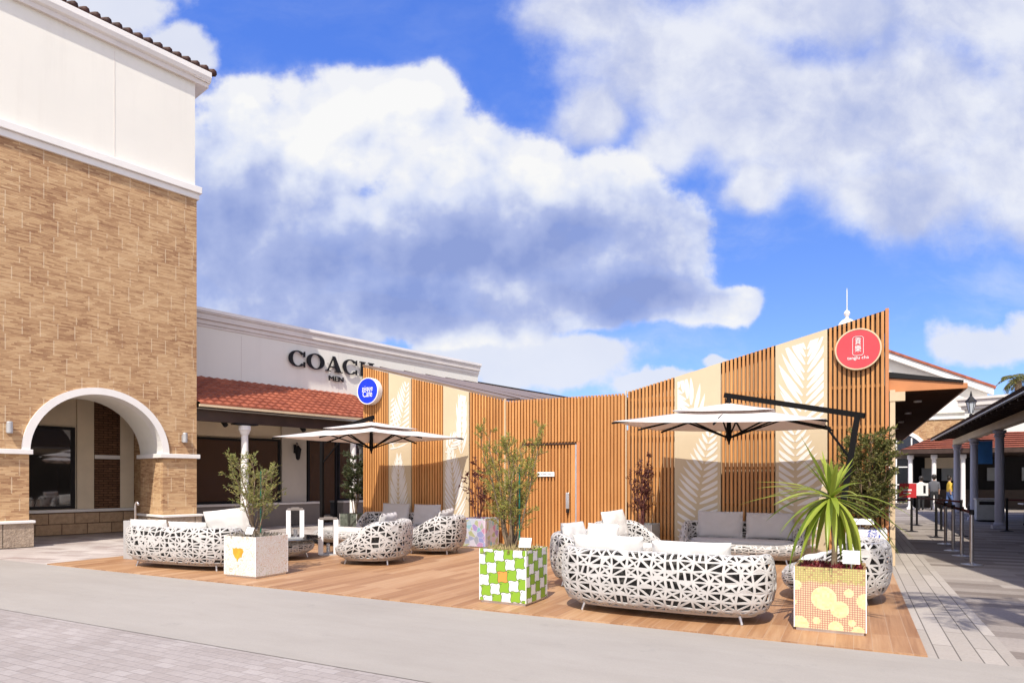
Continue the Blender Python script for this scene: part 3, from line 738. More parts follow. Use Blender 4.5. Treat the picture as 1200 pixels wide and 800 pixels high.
# shop sign letters
x, y = loc2w(7.85, FO)
sg = thing('shop_sign', 'large black serif letters spelling the shop name on the white fascia', 'sign', (x, y, 5.44), RZ)
H_ = .54; LY0, LY1 = -.10, -.05
def ring_letter(cx, rx, open_right):
    b = MB(); n_ = 40; o_ = []; i_ = []
    for k in range(n_+1):
        t = (radians(38) + (2*pi-radians(76))*k/n_) if open_right else 2*pi*k/n_
        o_.append((cx+rx*cos(t), H_/2+H_/2*1.03*sin(t))); i_.append((cx+rx*.56*cos(t), H_/2+H_/2*.90*sin(t)))
    for k in range(n_): b.prism([o_[k], o_[k+1], i_[k+1], i_[k]], LY0, LY1)
    if open_right:
        for sgn in (1, -1):
            z0 = H_/2+sgn*H_*.16; z1 = H_/2+sgn*H_*.50
            b.prism([(cx+rx*.70, z0), (cx+rx*.86, z0), (cx+rx*.86, z1), (cx+rx*.74, z1)] if sgn > 0 else [(cx+rx*.74, z1), (cx+rx*.86, z1), (cx+rx*.86, z0), (cx+rx*.70, z0)], LY0-.003, LY1+.003)
    return b
ring_letter(.34, .34, True).build('letter', M['black'], sg)
ring_letter(1.06, .36, False).build('letter', M['black'], sg)
b = MB(); xa = 1.46
b.prism([(xa+.30, H_*1.03), (xa+.41, H_*1.03), (xa+.66, .03), (xa+.47, .03)], LY0, LY1); b.prism([(xa+.08, .03), (xa+.13, .03), (xa+.34, H_*.9), (xa+.315, H_*.98)], LY0+.002, LY1-.002)
b.box(xa+.2, xa+.5, LY0+.004, LY1-.004, .15, .19); b.box(xa+.0, xa+.22, LY0-.002, LY1+.002, 0, .03); b.box(xa+.40, xa+.73, LY0-.002, LY1+.002, 0, .03); b.build('letter', M['black'], sg)
ring_letter(2.54, .34, True).build('letter', M['black'], sg)
b = MB(); xh = 2.96
for q in (.06, .45): b.box(xh+q, xh+q+.16, LY0, LY1, .03, H_-.03)
for q in (.0, .39):
    for z0 in (0, H_-.03): b.box(xh+q, xh+q+.28, LY0-.002, LY1+.002, z0, z0+.03)
b.box(xh+.22, xh+.45, LY0+.003, LY1-.003, .25, .29); b.build('letter', M['black'], sg)
for q in (.34, 1.06, 1.8, 2.54, 3.2):
    b = MB(); b.tube([(q-.2, LY1, .3), (q-.2, 0, .3)], .012, 6); b.build('standoff', M['steel'], sg)
x, y = loc2w(9.78, FO)
s2 = thing('shop_subtitle', 'small black letters reading MEN under the large shop name', 'sign', (x, y, 5.19), RZ)
text_mesh('MEN', .25, .025, 'lettering', M['black'], s2, (0, -.06, .0), sx=1.3)
for q in (-.25, .25):
    b = MB(); b.tube([(q, -.06, 0), (q, 0, 0)], .01, 6); b.build('standoff', M['steel'], s2)
# ------------------------------------------------------------------ slatted pavilion
WY = 13.41
pav = thing('slatted_pavilion', 'timber slatted cafe pavilion with butterfly roofline and cream leaf panels', 'building', (0, WY, 0))
def ztop(x):
    if x < -7.16: return 3.36 + (-7.16-x)*.263
    if x > -4.24: return 3.37 + (x+4.24)*.243
    return 3.345
def slat_panel(x0, x1, z0=.02, ztf=ztop, y=0, wd=.045, dp=.055, pitch=.078):
    b = MB(); n_ = max(1, int(round((x1-x0)/pitch))); p = (x1-x0)/n_
    for i in range(n_):
        c = x0 + (i+.5)*p; zt = ztf(c)
        a, e = c-wd/2, c+wd/2
        b.add([(a,y,z0),(e,y,z0),(e,y+dp,z0),(a,y+dp,z0),(a,y,ztf(a)),(e,y,ztf(e)),(e,y+dp,ztf(e)),(a,y+dp,ztf(a))],
              [(0,3,2,1),(4,5,6,7),(0,1,5,4),(1,2,6,5),(2,3,7,6),(3,0,4,7)])
    return b
L_ = [-11.38, -10.54, -9.82, -8.88, -8.13, -7.16]
R_ = [-4.24, -3.25, -2.32, -1.33, -.42, .50]
for x0, x1 in ((L_[0], L_[1]), (L_[2], L_[3]), (L_[4], L_[5])): slat_panel(x0+.005, x1-.005).build('slat_panel', M['slat'], pav)
slat_panel(-7.15, -6.76).build('slat_panel', M['slat'], pav)
slat_panel(-6.76, -5.30, 2.36).build('slat_panel', M['slat'], pav)
slat_panel(-5.30, -4.30).build('slat_panel', M['slat'], pav)
for x0, x1 in ((R_[0], R_[1]), (R_[2], R_[3]), (R_[4], R_[5])): slat_panel(x0+.005, x1-.005, wd=.044).build('slat_panel', M['slat'], pav)
# backing
def poly_wall(x0, x1, y0, y1, z0, drop, mat, name, parent=pav):
    b = MB(); b.prism([(x0, z0), (x1, z0), (x1, ztop(x1)-drop), (x0, ztop(x0)-drop)], y0, y1); return b.build(name, mat, parent)
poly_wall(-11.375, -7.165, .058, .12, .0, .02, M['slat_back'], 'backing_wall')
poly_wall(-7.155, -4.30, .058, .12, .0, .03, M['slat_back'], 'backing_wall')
poly_wall(-4.235, .495, .17, .24, .0, .03, M['back_tan'], 'backing_wall')
for x0, x1 in ((R_[0], R_[1]), (R_[2], R_[3]), (R_[4], R_[5])):
    for z in (.30, 1.0, 1.72, 2.45, 3.18, 3.9):
        xa = x0+.01
        while ztop(xa) < z+.15 and xa < x1: xa += .02
        if xa < x1-.1:
            b = MB(); b.box(xa, x1-.01, .058, .10, z, z+.055); b.build('rail', M['rail'], pav)
b = MB(); b.box(.50, .555, -.012, .26, 0, ztop(.52)+.03); b.build('end_post', M['orange_board'], pav)
b = MB(); b.box(.57, .65, -.05, .05, 0, 3.1); b.box(.565, .80, -.06, .06, 2.9, 3.06); b.build('downpipe', M['tan_rim'], pav)
b = MB(); b.box(-4.285, -4.262, .02, .05, 0, 3.40); b.build('corner_trim', M['tan_rim'], pav)
b = MB(); b.box(-7.178, -7.150, -.004, .05, 0, 3.40); b.build('corner_trim', M['tan_rim'], pav)
# roof caps / coping lines
b = MB()
b.add([(-11.40, .02, ztop(-11.40)+.04), (-7.16, .02, ztop(-7.16)+.04), (-7.16, 6.0, 3.90), (-11.40, 6.0, 4.82)], [(0, 1, 2, 3)])
roofL = b.build('roof', M['roof_brown'], pav, solid=.05)
for k in (.12, .30, .48, .66, .84):
    y = .02+5.98*k; b = MB()
    b.bar((-11.40, y, ztop(-11.40)+.07+(4.82-ztop(-11.40)-.04)*k), (-7.16, y, ztop(-7.16)+.07+(3.90-ztop(-7.16)-.04)*k), .045, .03); b.build('roof_seam', M['dark_brown'], roofL)
b = MB(); b.bar((-11.40, 6.0, 4.86), (-7.16, 6.0, 3.94), .08, .06); b.build('roof_edge', M['black'], roofL)
b = MB(); b.prism([(-4.25, ztop(-4.25)-.045), (.56, ztop(.56)-.045), (.56, ztop(.56)-.015), (-4.25, ztop(-4.25)-.015)], .06, 6.0); b.build('roof', M['black'], pav)
b = MB(); b.box(-7.16, -4.25, .13, 6.0, 3.22, 3.28); b.build('roof', M['roof_brown'], pav)
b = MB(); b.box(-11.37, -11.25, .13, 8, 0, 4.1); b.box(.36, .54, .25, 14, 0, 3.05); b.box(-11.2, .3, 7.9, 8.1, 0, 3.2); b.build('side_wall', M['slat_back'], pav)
# door
def sgn(x): return x
door = slat_panel(-6.70, -5.52, .03, lambda x: 2.29, .006, .036, .04).build('door', M['slat'], pav)
b = MB(); b.box(-5.52, -5.42, .004, .05, .03, 2.29); b.build('stile', M['slat'], door)
b = MB(); b.box(-5.418, -5.385, -.004, .05, .0, 2.30); b.build('door_edge', M['steel'], door)
b = MB(); b.box(-5.38, -5.305, -.012, .05, .0, 2.35); b.build('door_jamb', M['orange_board'], pav)
b = MB(); b.box(-6.72, -5.385, -.012, .05, 2.310, 2.332); b.build('door_head', M['dark_brown'], pav)
b = MB(); b.box(-5.63, -5.545, -.05, .0, .88, 1.24); hd = b.build('handle', M['steel'], door, bevel=.012)
b = MB(); b.box(-5.62, -5.555, -.04, .0, .80, .87); b.build('lock', M['black'], hd)
t = thing('door_sign', 'small white plate with dark lettering on the slatted door', 'sign', (-6.12, WY, 1.645))
b = MB(); b.box(-.21, .21, -.024, -.001, -.05, .05); b.build('plate', M['card'], t, bevel=.004)
b = MB(); b.box(-.195, -.15, -.027, -.0245, -.02, .022); b.build('mark', M['black'], t)
text_mesh('STAFF ONLY', .062, .001, 'lettering', M['black'], t, (.03, -.026, 0), sx=.82)
# leaf panels
def clip(poly, zt):
    def cut(pl, f):
        out_ = []
        for i in range(len(pl)):
            a, c = pl[i], pl[(i+1) % len(pl)]; fa, fc = f(a), f(c)
            if fa >= 0: out_.append(a)
            if (fa >= 0) != (fc >= 0):
                k = fa/(fa-fc); out_.append((a[0]+(c[0]-a[0])*k, a[1]+(c[1]-a[1])*k))
        return out_
    return cut
def frond(base, ang, length, ll, n_, spread, curve, width):
    polys = []; x, z = base; a = ang
    step = length/n_
    for i in range(n_):
        t = i/(n_-1); Ls = ll*(.55+.75*sin(pi*min(1, t*.85+.12)))*(1-.35*t)
        for sd in (1, -1):
            d = a + sd*(spread*(1-.45*t)) + R.uniform(-.05, .05)
            bx, bz = x+cos(a)*.02, z+sin(a)*.02
            wv = width*(.7+.3*sin(pi*t))
            pts = []
            for (u, h) in ((.06, .18), (.3, .48), (.55, .5), (.8, .28), (1, 0)):
                bend = -sd*.10*u*u*Ls
                pts.append((bx+cos(d)*u*Ls - sin(d)*(h*wv+bend), bz+sin(d)*u*Ls + cos(d)*(h*wv+bend)))
            for (u, h) in ((.8, .28), (.55, .5), (.3, .48), (.06, .18)):
                bend = -sd*.10*u*u*Ls
                pts.append((bx+cos(d)*u*Ls - sin(d)*(-h*wv+bend), bz+sin(d)*u*Ls + cos(d)*(-h*wv+bend)))
            polys.append(pts)
        x += cos(a)*step; z += sin(a)*step; a += curve/n_
    return polys
def leaf_panel(x0, x1, fronds):
    b = MB(); b.prism([(x0+.01, .02), (x1-.01, .02), (x1-.01, ztop(x1)-.005), (x0+.01, ztop(x0)-.005)], -.004, .056)
    pnl = b.build('leaf_panel', M['panel'], pav)
    b = MB(); dep = 0; m_ = .07; sl = (ztop(x1)-ztop(x0))/(x1-x0)
    for fr_ in fronds:
        for ip, pl in enumerate(frond(*fr_)):
            for f in (lambda p: p[0]-(x0+m_), lambda p: (x1-m_)-p[0], lambda p: p[1]-.12, lambda p: ztop(x0)+sl*(p[0]-x0)-.12-p[1]):
                if len(pl) >= 3: pl = clip(pl, 0)(pl, f)
            if len(pl) >= 3:
                area = sum(pl[i][0]*pl[(i+1) % len(pl)][1]-pl[(i+1) % len(pl)][0]*pl[i][1] for i in range(len(pl)))
                if abs(area) < 1e-4: continue
                if area < 0: pl = pl[::-1]
                dep += .00006; b.prism(pl, -.0066-dep, -.0041)
    b.build('leaf_cutout', M['leafcut'], pnl)
    b = MB()
    for z in (1.2, 2.4): b.box(x0+.012, x1-.012, -.0055, -.004, z, z+.006)
    b.build('panel_joint', M['tan_rim'], pnl)
leaf_panel(L_[1], L_[2], [((-10.35, 2.3), 1.2, 1.7, .55, 13, .95, .3, .055), ((-10.2, .1), 1.62, 2.0, .55, 17, .72, -.1, .06), ((-10.55, 2.3), 1.5, 1.3, .42, 11, 1.5, 0, .06)])
leaf_panel(L_[3], L_[4], [((-8.35, 2.1), 1.55, 1.5, .6, 12, .42, .0, .05), ((-8.5, .1), 1.6, 2.2, .55, 17, .75, .1, .06), ((-8.85, 2.2), .7, .6, .3, 6, .9, .2, .06)])
leaf_panel(R_[1], R_[2], [((-2.75, 2.55), 1.85, 1.2, .55, 8, .75, .5, .085), ((-2.85, .2), 1.5, 2.3, .50, 17, 1.30, -.15, .075), ((-3.2, 2.5), 1.75, 1.1, .40, 6, .5, -.3, .10)])
leaf_panel(R_[3], R_[4], [((-.88, 2.45), 1.45, 1.9, .75, 13, .85, .15, .085), ((-.98, .2), 1.55, 2.4, .55, 18, 1.36, .05, .075)])
b = MB(); b.prism([(-4.24, ztop(-4.24)-.004), (.555, ztop(.555)-.004), (.555, ztop(.555)+.016), (-4.24, ztop(-4.24)+.016)], .058, .19); b.build('wall_cap', M['black'], pav)
# right canopy
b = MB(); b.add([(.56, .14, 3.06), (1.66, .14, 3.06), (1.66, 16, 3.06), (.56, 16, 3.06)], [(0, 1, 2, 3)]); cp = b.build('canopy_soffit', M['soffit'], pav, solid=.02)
for y in (1.5, 4, 6.5, 9):
    b = MB(); b.lathe([(.07, 3.02), (.07, 3.048)], 14, (1.1, y, 0)); b.build('downlight', M['white_paint'], cp)
b = MB(); b.prism([(.56, 3.075), (1.72, 3.075), (1.72, 3.16), (.56, 3.32)], .05, 16); b.build('canopy_fascia', M['orange_board'], pav)
b = MB(); b.prism([(.56, 3.33), (1.66, 3.17), (1.66, 3.21), (.56, 3.43)], .02, 16); b.build('canopy_roof', M['black'], pav)
# round signs
def round_sign(name, label, x, z, r, depth, face, rim, yoff=-.09):
    t = thing(name, label, 'sign', (x, WY+yoff, z))
    Mx = Matrix.Rotation(pi/2, 4, 'X')
    b = MB(); b.lathe([(r*.9, 0), (r, 0.0), (r, depth), (r*.985, depth+.006), (r*.93, depth+.006), (r*.925, depth-.004)], 48, (0, 0, 0), Mx); b.build('rim', rim, t)
    b = MB(); b.lathe([(r*.92, depth-.012), (r*.924, depth)], 48, (0, 0, 0), Mx); b.build('face', face, t)
    b = MB(); b.box(-.03, .03, 0, .10, -.2, -.14); b.box(-.03, .03, 0, .10, .14, .2); b.build('bracket', M['steel'], t)
    return t
bs = round_sign('round_sign', 'round blue cafe sign with white lettering and pale rim', -11.06, 3.80, .345, .17, M['blue_sign'], M['white_paint'], -.02)
text_mesh('pique', .185, .002, 'lettering', M['card'], bs, (0, -.176, .065), sx=.86); text_mesh('Caf\u00e9', .215, .002, 'lettering', M['card'], bs, (0, -.176, -.085), sx=.80)
rs = round_sign('round_sign', 'round red sign with white seal and lettering, tan rim', .07, 3.86, .375, .06, M['red_sign'], M['tan_rim'], -.03)
text_mesh('\u8ca2', .135, .002, 'lettering', M['card'], rs, (0, -.066, .135), sx=.8); text_mesh('\u6a02', .135, .002, 'lettering', M['card'], rs, (0, -.066, .0), sx=.8)
text_mesh('tanglu cha', .085, .002, 'lettering', M['card'], rs, (0, -.066, -.155), sx=1.0)
b = MB()
pts = []
for (cx, cz, a0) in ((.045, .185, 0), (-.045, .185, pi/2), (-.045, -.075, pi), (.045, -.075, 1.5*pi)):
    for k in range(5):
        a = a0 + k*pi/8; pts.append((cx+.04*cos(a), -.067, cz+.04*sin(a)))
pts.append(pts[0]); b.tube(pts, .0042, 6); b.build('seal_outline', M['card'], rs)
# ------------------------------------------------------------------ woven furniture
def sup(a, b_, n_, k=240):
    pts = []
    for i in range(k):
        t = 2*pi*i/k; c, s_ = cos(t), sin(t)
        pts.append((a*math.copysign(abs(c)**(2/n_), c), b_*math.copysign(abs(s_)**(2/n_), s_)))
    return pts
class Plan:
    def __init__(s, a, b_, n_):
        s.a, s.b, s.n = a, b_, n_
        k = 240; s.p = sup(a, b_, n_, k); s.k = k; s.c = [0]
        for i in range(k):
            x0, y0 = s.p[i]; x1, y1 = s.p[(i+1) % k]; s.c.append(s.c[-1]+hypot(x1-x0, y1-y0))
        s.L = s.c[-1]
    def at(s, u, ins):
        u %= s.L; lo, hi = 0, s.k
        while hi-lo > 1:
            mid = (lo+hi)//2
            if s.c[mid] <= u: lo = mid
            else: hi = mid
        f = (u-s.c[lo])/max(1e-9, s.c[lo+1]-s.c[lo]); x0, y0 = s.p[lo]; x1, y1 = s.p[(lo+1) % s.k]
        x, y = x0+(x1-x0)*f, y0+(y1-y0)*f
        return x*(s.a-ins)/s.a, y*(s.b-ins)/s.b
    def loop(s, ins, k=48): return [s.at(s.L*i/k, ins) for i in range(k)]
def sst(a, b_, x):
    t = max(0, min(1, (x-a)/(b_-a))); return t*t*(3-2*t)
def profile(H):
    g = H-.13
    return [(.15, .095), (.075, .135), (.025, .13+.18*g), (0, .13+.42*g), (.0, .13+.70*g), (.018, H-.06), (.045, H-.015), (.085, H), (.125, H-.012), (.15, H-.05), (.16, max(.27, H-.2)), (.16, .26)]
def pr_at(H, v):
    pts = profile(H); ds = [0]
    for i in range(len(pts)-1): ds.append(ds[-1]+hypot(pts[i+1][0]-pts[i][0], pts[i+1][1]-pts[i][1]))
    d = v*ds[-1]
    for i in range(len(pts)-1):
        if d <= ds[i+1]+1e-9:
            f = (d-ds[i])/max(1e-9, ds[i+1]-ds[i]); return pts[i][0]+(pts[i+1][0]-pts[i][0])*f, pts[i][1]+(pts[i+1][1]-pts[i][1])*f
    return pts[-1]
def inset_poly(pl, w):
    n_ = len(pl); area = sum(pl[i][0]*pl[(i+1) % n_][1]-pl[(i+1) % n_][0]*pl[i][1] for i in range(n_))
    if area < 0: pl = pl[::-1]
    res = []
    for i in range(n_):
        p0, p1, p2 = Vector(pl[i-1]), Vector(pl[i]), Vector(pl[(i+1) % n_])
        d1 = (p1-p0).normalized(); d2 = (p2-p1).normalized()
        n1 = Vector((-d1.y, d1.x)); n2 = Vector((-d2.y, d2.x))
        den = 1+n1.dot(n2)
        if den < .12: return pl, None
        res.append(p1 + (n1+n2)*(w/den))
    ar2 = sum(res[i][0]*res[(i+1) % n_][1]-res[(i+1) % n_][0]*res[i][1] for i in range(n_))
    if ar2 < .00018: return pl, None
    for i in range(n_):     # edges must keep their direction
        e0 = Vector(pl[(i+1) % n_])-Vector(pl[i]); e1 = res[(i+1) % n_]-res[i]
        if e0.dot(e1) <= 0: return pl, None
    return pl, res
def weave(plan, Hf, rnd, cu=.16, cv=.125, sw=.0165, style=0, vmax=1.0):
    """woven straps: an irregular net of bands with polygonal gaps, wrapped round the basket"""
    V = 1.38; nu = int(round(plan.L/cu)); nv = int(round(V*vmax/cv)); du = plan.L/nu; dv = vmax/nv
    jit = {}
    def node(i, j):
        key = (i % nu, j)
        if key not in jit:
            jv = 0 if j in (0, nv) else rnd.uniform(-.22, .22)*dv*(.45 if style else 1)
            jit[key] = (rnd.uniform(-.26, .26)*du*(.6 if style else 1), jv)
        a = jit[key]; return (i*du+a[0], (j*dv+a[1])*V)
    b = MB()
    def m3(p):
        u, v = p; x, y = plan.at(u, 0); t = (y/plan.b+1)/2
        ins, z = pr_at(Hf(x/plan.a, t), max(0, min(1, v/V)))
        x, y = plan.at(u, ins); return (x, y, z)
    def emit(pl):
        w_ = sw*rnd.uniform(.75, 1.35)
        pl, q = inset_poly(pl, w_)
        n_ = len(pl)
        if q is None:
            b.add([m3(p) for p in pl], [tuple(range(n_))]); return
        O = []; I = []
        for i in range(n_):
            a, c = Vector(pl[i]), Vector(pl[(i+1) % n_]); d, e = q[i], q[(i+1) % n_]
            O += [a, (a+c)/2]; I += [d, (d+e)/2]
        k = len(O)
        b.add([m3(p) for p in O]+[m3(p) for p in I], [(i, (i+1) % k, k+(i+1) % k, k+i) for i in range(k)])
    for i in range(nu):
        for j in range(nv):
            A, B, C, D = node(i, j), node(i+1, j), node(i+1, j+1), node(i, j+1)
            r = rnd.random()
            if style:
                X = tuple((A[k]+B[k]+C[k]+D[k])/4+rnd.uniform(-.02, .02) for k in (0, 1))
                if r < .62:
                    for tr in ((A, B, X), (B, C, X), (C, D, X), (D, A, X)): emit(list(tr))
                elif r < .78: emit([A, B, C]); emit([A, C, D])
                elif r < .92: emit([A, B, D]); emit([B, C, D])
                else:
                    f = rnd.uniform(.35, .65); P1 = tuple(A[k]+(B[k]-A[k])*f for k in (0, 1)); P2 = tuple(D[k]+(C[k]-D[k])*(1-f) for k in (0, 1))
                    emit([A, P1, P2, D]); emit([P1, B, C, P2])
            else:
                if r < .30: emit([A, B, C]); emit([A, C, D])
                elif r < .60: emit([A, B, D]); emit([B, C, D])
                elif r < .78:
                    X = tuple((A[k]+B[k]+C[k]+D[k])/4+rnd.uniform(-.025, .025) for k in (0, 1))
                    for tr in ((A, B, X), (B, C, X), (C, D, X), (D, A, X)): emit(list(tr))
                elif r < .9: emit([A, B, C, D])
                else:
                    f = rnd.uniform(.3, .7); g = rnd.uniform(.3, .7); P1 = tuple(A[k]+(D[k]-A[k])*f for k in (0, 1)); P2 = tuple(B[k]+(C[k]-B[k])*g for k in (0, 1))
                    emit([A, B, P2, P1]); emit([P1, P2, C, D])
    return b
def basket_frame(root, b, mat):
    me = bpy.data.meshes.new('woven_body'); me.from_pydata(b.v, [], b.f); me.materials.append(mat)
    bm = bmesh.new(); bm.from_mesh(me); bmesh.ops.remove_doubles(bm, verts=bm.verts, dist=2e-4)
    bmesh.ops.recalc_face_normals(bm, faces=bm.faces); bm.to_mesh(me); bm.free()
    me.polygons.foreach_set('use_smooth', [True]*len(me.polygons))
    o = bpy.data.objects.new('woven_body', me); COL.objects.link(o); o.parent = root
    md = o.modifiers.new('t', 'SOLIDIFY'); md.thickness = .013; md.offset = -1; md.use_rim = True
    md = o.modifiers.new('e', 'EDGE_SPLIT'); md.split_angle = radians(50)
    return o
def slab_loop(plan, rows):     # rows of (inset, z)
    b = MB(); k = 56
    vs = []; fs = []
    for ins, z in rows: vs += [(x, y, z) for x, y in plan.loop(ins, k)]
    for i in range(len(rows)-1):
        for j in range(k): fs.append((i*k+j, i*k+(j+1) % k, (i+1)*k+(j+1) % k, (i+1)*k+j))
    fs.append(tuple(range(k-1, -1, -1))); fs.append(tuple((len(rows)-1)*k+j for j in range(k)))
    b.add(vs, fs); return b
def make_seat(name, label, cat, group, a, b_, n_, hb, hf, seed, cush, style=0, legs=None, rim0=.40, ottoman=False):
    rnd = random.Random(seed)
    root = thing(name, label, cat, (0, 0, 0), 0, group)
    plan = Plan(a, b_, n_)
    def Hf(xn, t):                        # t = 0 at the back, 1 at the front opening
        return hb + (hf-hb)*sst(rim0, 1.0, t)
    basket_frame(root, weave(plan, Hf, rnd, style=style, cu=.148 if style else .122, cv=.112 if style else .097, sw=.0112 if style else .0118), M['strap'])
    slab_loop(plan, [(.20, .075), (.175, .075), (.165, .098), (.175, .125), (.20, .125)]).build('base_band', M['strap_grey'], root, smooth=True)
    slab_loop(plan, [(.20, .128), (.16, .14), (.15, .22), (.20, .262)]).build('seat_base', M['core'], root)
    k = 56; vs = []; fs = []; rows = 5
    for j in range(rows+1):
        for i in range(k):
            x, y = plan.at(plan.L*i/k, 0); H = Hf(x/plan.a, (y/plan.b+1)/2)
            ins = (.12, .095, .075, .07, .075, .085)[j]; z = .13+(H-.03-.13)*j/rows
            x, y = plan.at(plan.L*i/k, ins); vs.append((x, y, z))
    for j in range(rows):
        for i in range(k): fs.append((j*k+i, j*k+(i+1) % k, (j+1)*k+(i+1) % k, (j+1)*k+i))
    b = MB(); b.add(vs, fs); b.build('gap_shade_shell', M['core'], root, smooth=True)  # dark shell added so the weave gaps look shaded inside
    s0 = .262
    if cush:
        slab_loop(plan, [(.235, s0), (.205, s0+.03), (.20, s0+.09), (.215, s0+.125), (.27, s0+.145)]).build('seat_cushion', cush, root, smooth=True)
    for sx in (-1, 1):
        for sy in (-1, 1):
            x, y = sx*(a-.33), sy*(b_-.27)
            b = MB(); b.tube([(x, y, .10), (x+sx*.03, y+sy*.025, .0)], [.020, .015], 10); b.build('leg', M['steel'], root)
    return root
def place(o, x, y, rz): o.location = (x, y, .012); o.rotation_euler = (0, 0, rz); return o
GS = 'woven sofas on the deck'; GC = 'woven armchairs on the deck'
place(make_seat('woven_sofa', 'white woven sofa seen from behind at the deck front, right of the green planter', 'sofa', GS, 1.18, .50, 3.2, .73, .40, 3, M['cushion'], 1, rim0=.45), -1.90, 7.35, 0)
place(make_seat('woven_sofa', 'white woven sofa seen from behind, left of the white planter box', 'sofa', GS, 1.22, .50, 3.2, .72, .40, 11, M['cushion'], 0, rim0=.45), -10.24, 7.50, .10)
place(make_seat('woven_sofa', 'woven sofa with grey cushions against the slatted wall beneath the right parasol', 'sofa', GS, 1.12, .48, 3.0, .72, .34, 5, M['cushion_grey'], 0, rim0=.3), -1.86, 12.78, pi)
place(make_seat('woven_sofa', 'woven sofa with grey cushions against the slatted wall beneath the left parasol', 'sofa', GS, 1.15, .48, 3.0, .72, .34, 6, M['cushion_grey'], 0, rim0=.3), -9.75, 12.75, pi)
place(make_seat('woven_armchair', 'white woven armchair nearest the lanterns, seen from behind', 'armchair', GC, .66, .66, 2.6, .78, .36, 21, M['cushion'], 0, rim0=.2), -7.78, 9.50, pi/2+.25)
place(make_seat('woven_armchair', 'white woven armchair beside the pastel planter box', 'armchair', GC, .60, .64, 2.6, .78, .42, 22, M['cushion'], 0, rim0=.2), -7.72, 11.35, pi/2+.2)
place(make_seat('woven_armchair', 'white woven armchair just behind the left end of the front sofa', 'armchair', GC, .62, .62, 2.6, .76, .40, 23, M['cushion'], 1, rim0=.2), -3.25, 8.85, -pi/2-.15)
place(make_seat('woven_armchair', 'white woven armchair in front of the plain teal planter box', 'armchair', GC, .60, .62, 2.6, .78, .38, 24, M['cushion'], 0, rim0=.2), -3.42, 11.0, -pi/2-.25)
place(make_seat('woven_armchair', 'white woven armchair behind the yellow mosaic planter at the deck edge', 'armchair', GC, .62, .62, 2.6, .76, .40, 25, M['cushion'], 0, rim0=.2), -.20, 9.25, pi/2-.1)
place(make_seat('woven_ottoman', 'low white woven ottoman with pale pad beside the dark planter', 'ottoman', None, .85, .50, 2.8, .33, .33, 31, M['cushion'], 0), -10.45, 11.75, 0)
tb = place(make_seat('coffee_table', 'low round woven coffee table with dark glass top behind the white planter', 'table', None, .62, .62, 2.0, .36, .36, 33, None, 0), -9.78, 9.15, 0)
b = MB(); b.lathe([(.74, .372), (.75, .38), (.75, .392), (.74, .40)], 48); b.build('glass_top', M['glass'], tb)
# loose cushions
def pillow(w_, h_, t_, seed):
    rnd = random.Random(seed); b = MB(); n_ = 18; vs = []; fs = []
    for side in (1, -1):
        for i in range(n_+1):
            for j in range(n_+1):
                u, v = 2*i/n_-1, 2*j/n_-1
                x = w_/2*u*(1-.045*(1-v*v)*0-.05*(v*v)*(u*u)*.3); z = h_/2*v
                x *= 1-.03*(1-abs(v)**3); z *= 1-.035*(1-abs(u)**3)
                e = (1-abs(u)**3.2)*(1-abs(v)**3.2)
                y = side*t_/2*(max(e, 0)**.42)
                y += .012*mnoise.noise((u*2.3+seed, v*2.3, side*2))
                vs.append((x, y, z))
    m_ = (n_+1)**2
    for k in (0, 1):
        for i in range(n_):
            for j in range(n_):
                a = k*m_+i*(n_+1)+j; q = (a, a+1, a+n_+2, a+n_+1)
                fs.append(q if k else q[::-1])
    b.add(vs, fs); return b
def cushion(label, x, y, z, rz, tilt, w_=.78, h_=.46, t_=.17, mat='cushion', seed=1, group='loose cushions on the woven seats', roll=0):
    o = pillow(w_, h_, t_, seed).build('cushion', M[mat], None, smooth=True)
    bm = bmesh.new(); bm.from_mesh(o.data); bmesh.ops.remove_doubles(bm, verts=bm.verts, dist=.004); bm.to_mesh(o.data); bm.free()
    o.location = (x, y, z); o.rotation_euler = Matrix.Rotation(rz, 4, 'Z').to_3x3().__matmul__(Matrix.Rotation(tilt, 3, 'X')).__matmul__(Matrix.Rotation(roll, 3, 'Y')).to_euler()
    return tag(o, label, 'cushion', group)
# front right sofa: two back cushions resting inside the rear wall (local front = +Y)
cushion('white back cushion on the front sofa, nearer the green planter', -2.50, 7.20, .655, 0, .20, .86, .46, .17, seed=1)
cushion('white back cushion on the front sofa, nearer the yellow planter', -1.56, 7.20, .635, .02, .22, .86, .44, .17, seed=2)
cushion('white square cushion standing in the armchair behind the front sofa', -3.56, 8.80, .68, -pi/2-.15, .22, .62, .46, .16, seed=3)
cushion('white cushion leaning on the side of the armchair behind the front sofa', -3.28, 9.14, .66, -pi-.25, .28, .56, .44, .15, seed=33)
cushion('white cushion in the armchair before the teal planter', -3.68, 10.95, .74, -pi/2-.35, .25, .62, .50, .16, seed=4, roll=.06)
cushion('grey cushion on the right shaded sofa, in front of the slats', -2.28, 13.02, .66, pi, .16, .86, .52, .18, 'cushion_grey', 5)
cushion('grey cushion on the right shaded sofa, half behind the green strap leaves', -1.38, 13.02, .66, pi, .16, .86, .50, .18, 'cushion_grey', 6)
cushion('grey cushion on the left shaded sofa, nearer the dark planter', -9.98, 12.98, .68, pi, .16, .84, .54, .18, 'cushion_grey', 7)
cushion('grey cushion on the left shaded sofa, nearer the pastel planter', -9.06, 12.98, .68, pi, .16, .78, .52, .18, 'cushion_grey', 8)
cushion('white cushion in the armchair nearest the lanterns', -7.55, 9.56, .70, pi/2+.25, .24, .66, .46, .16, seed=9)
cushion('white cushion in the armchair beside the pastel planter', -7.50, 11.38, .70, pi/2+.2, .34, .66, .46, .16, seed=10, roll=-.08)
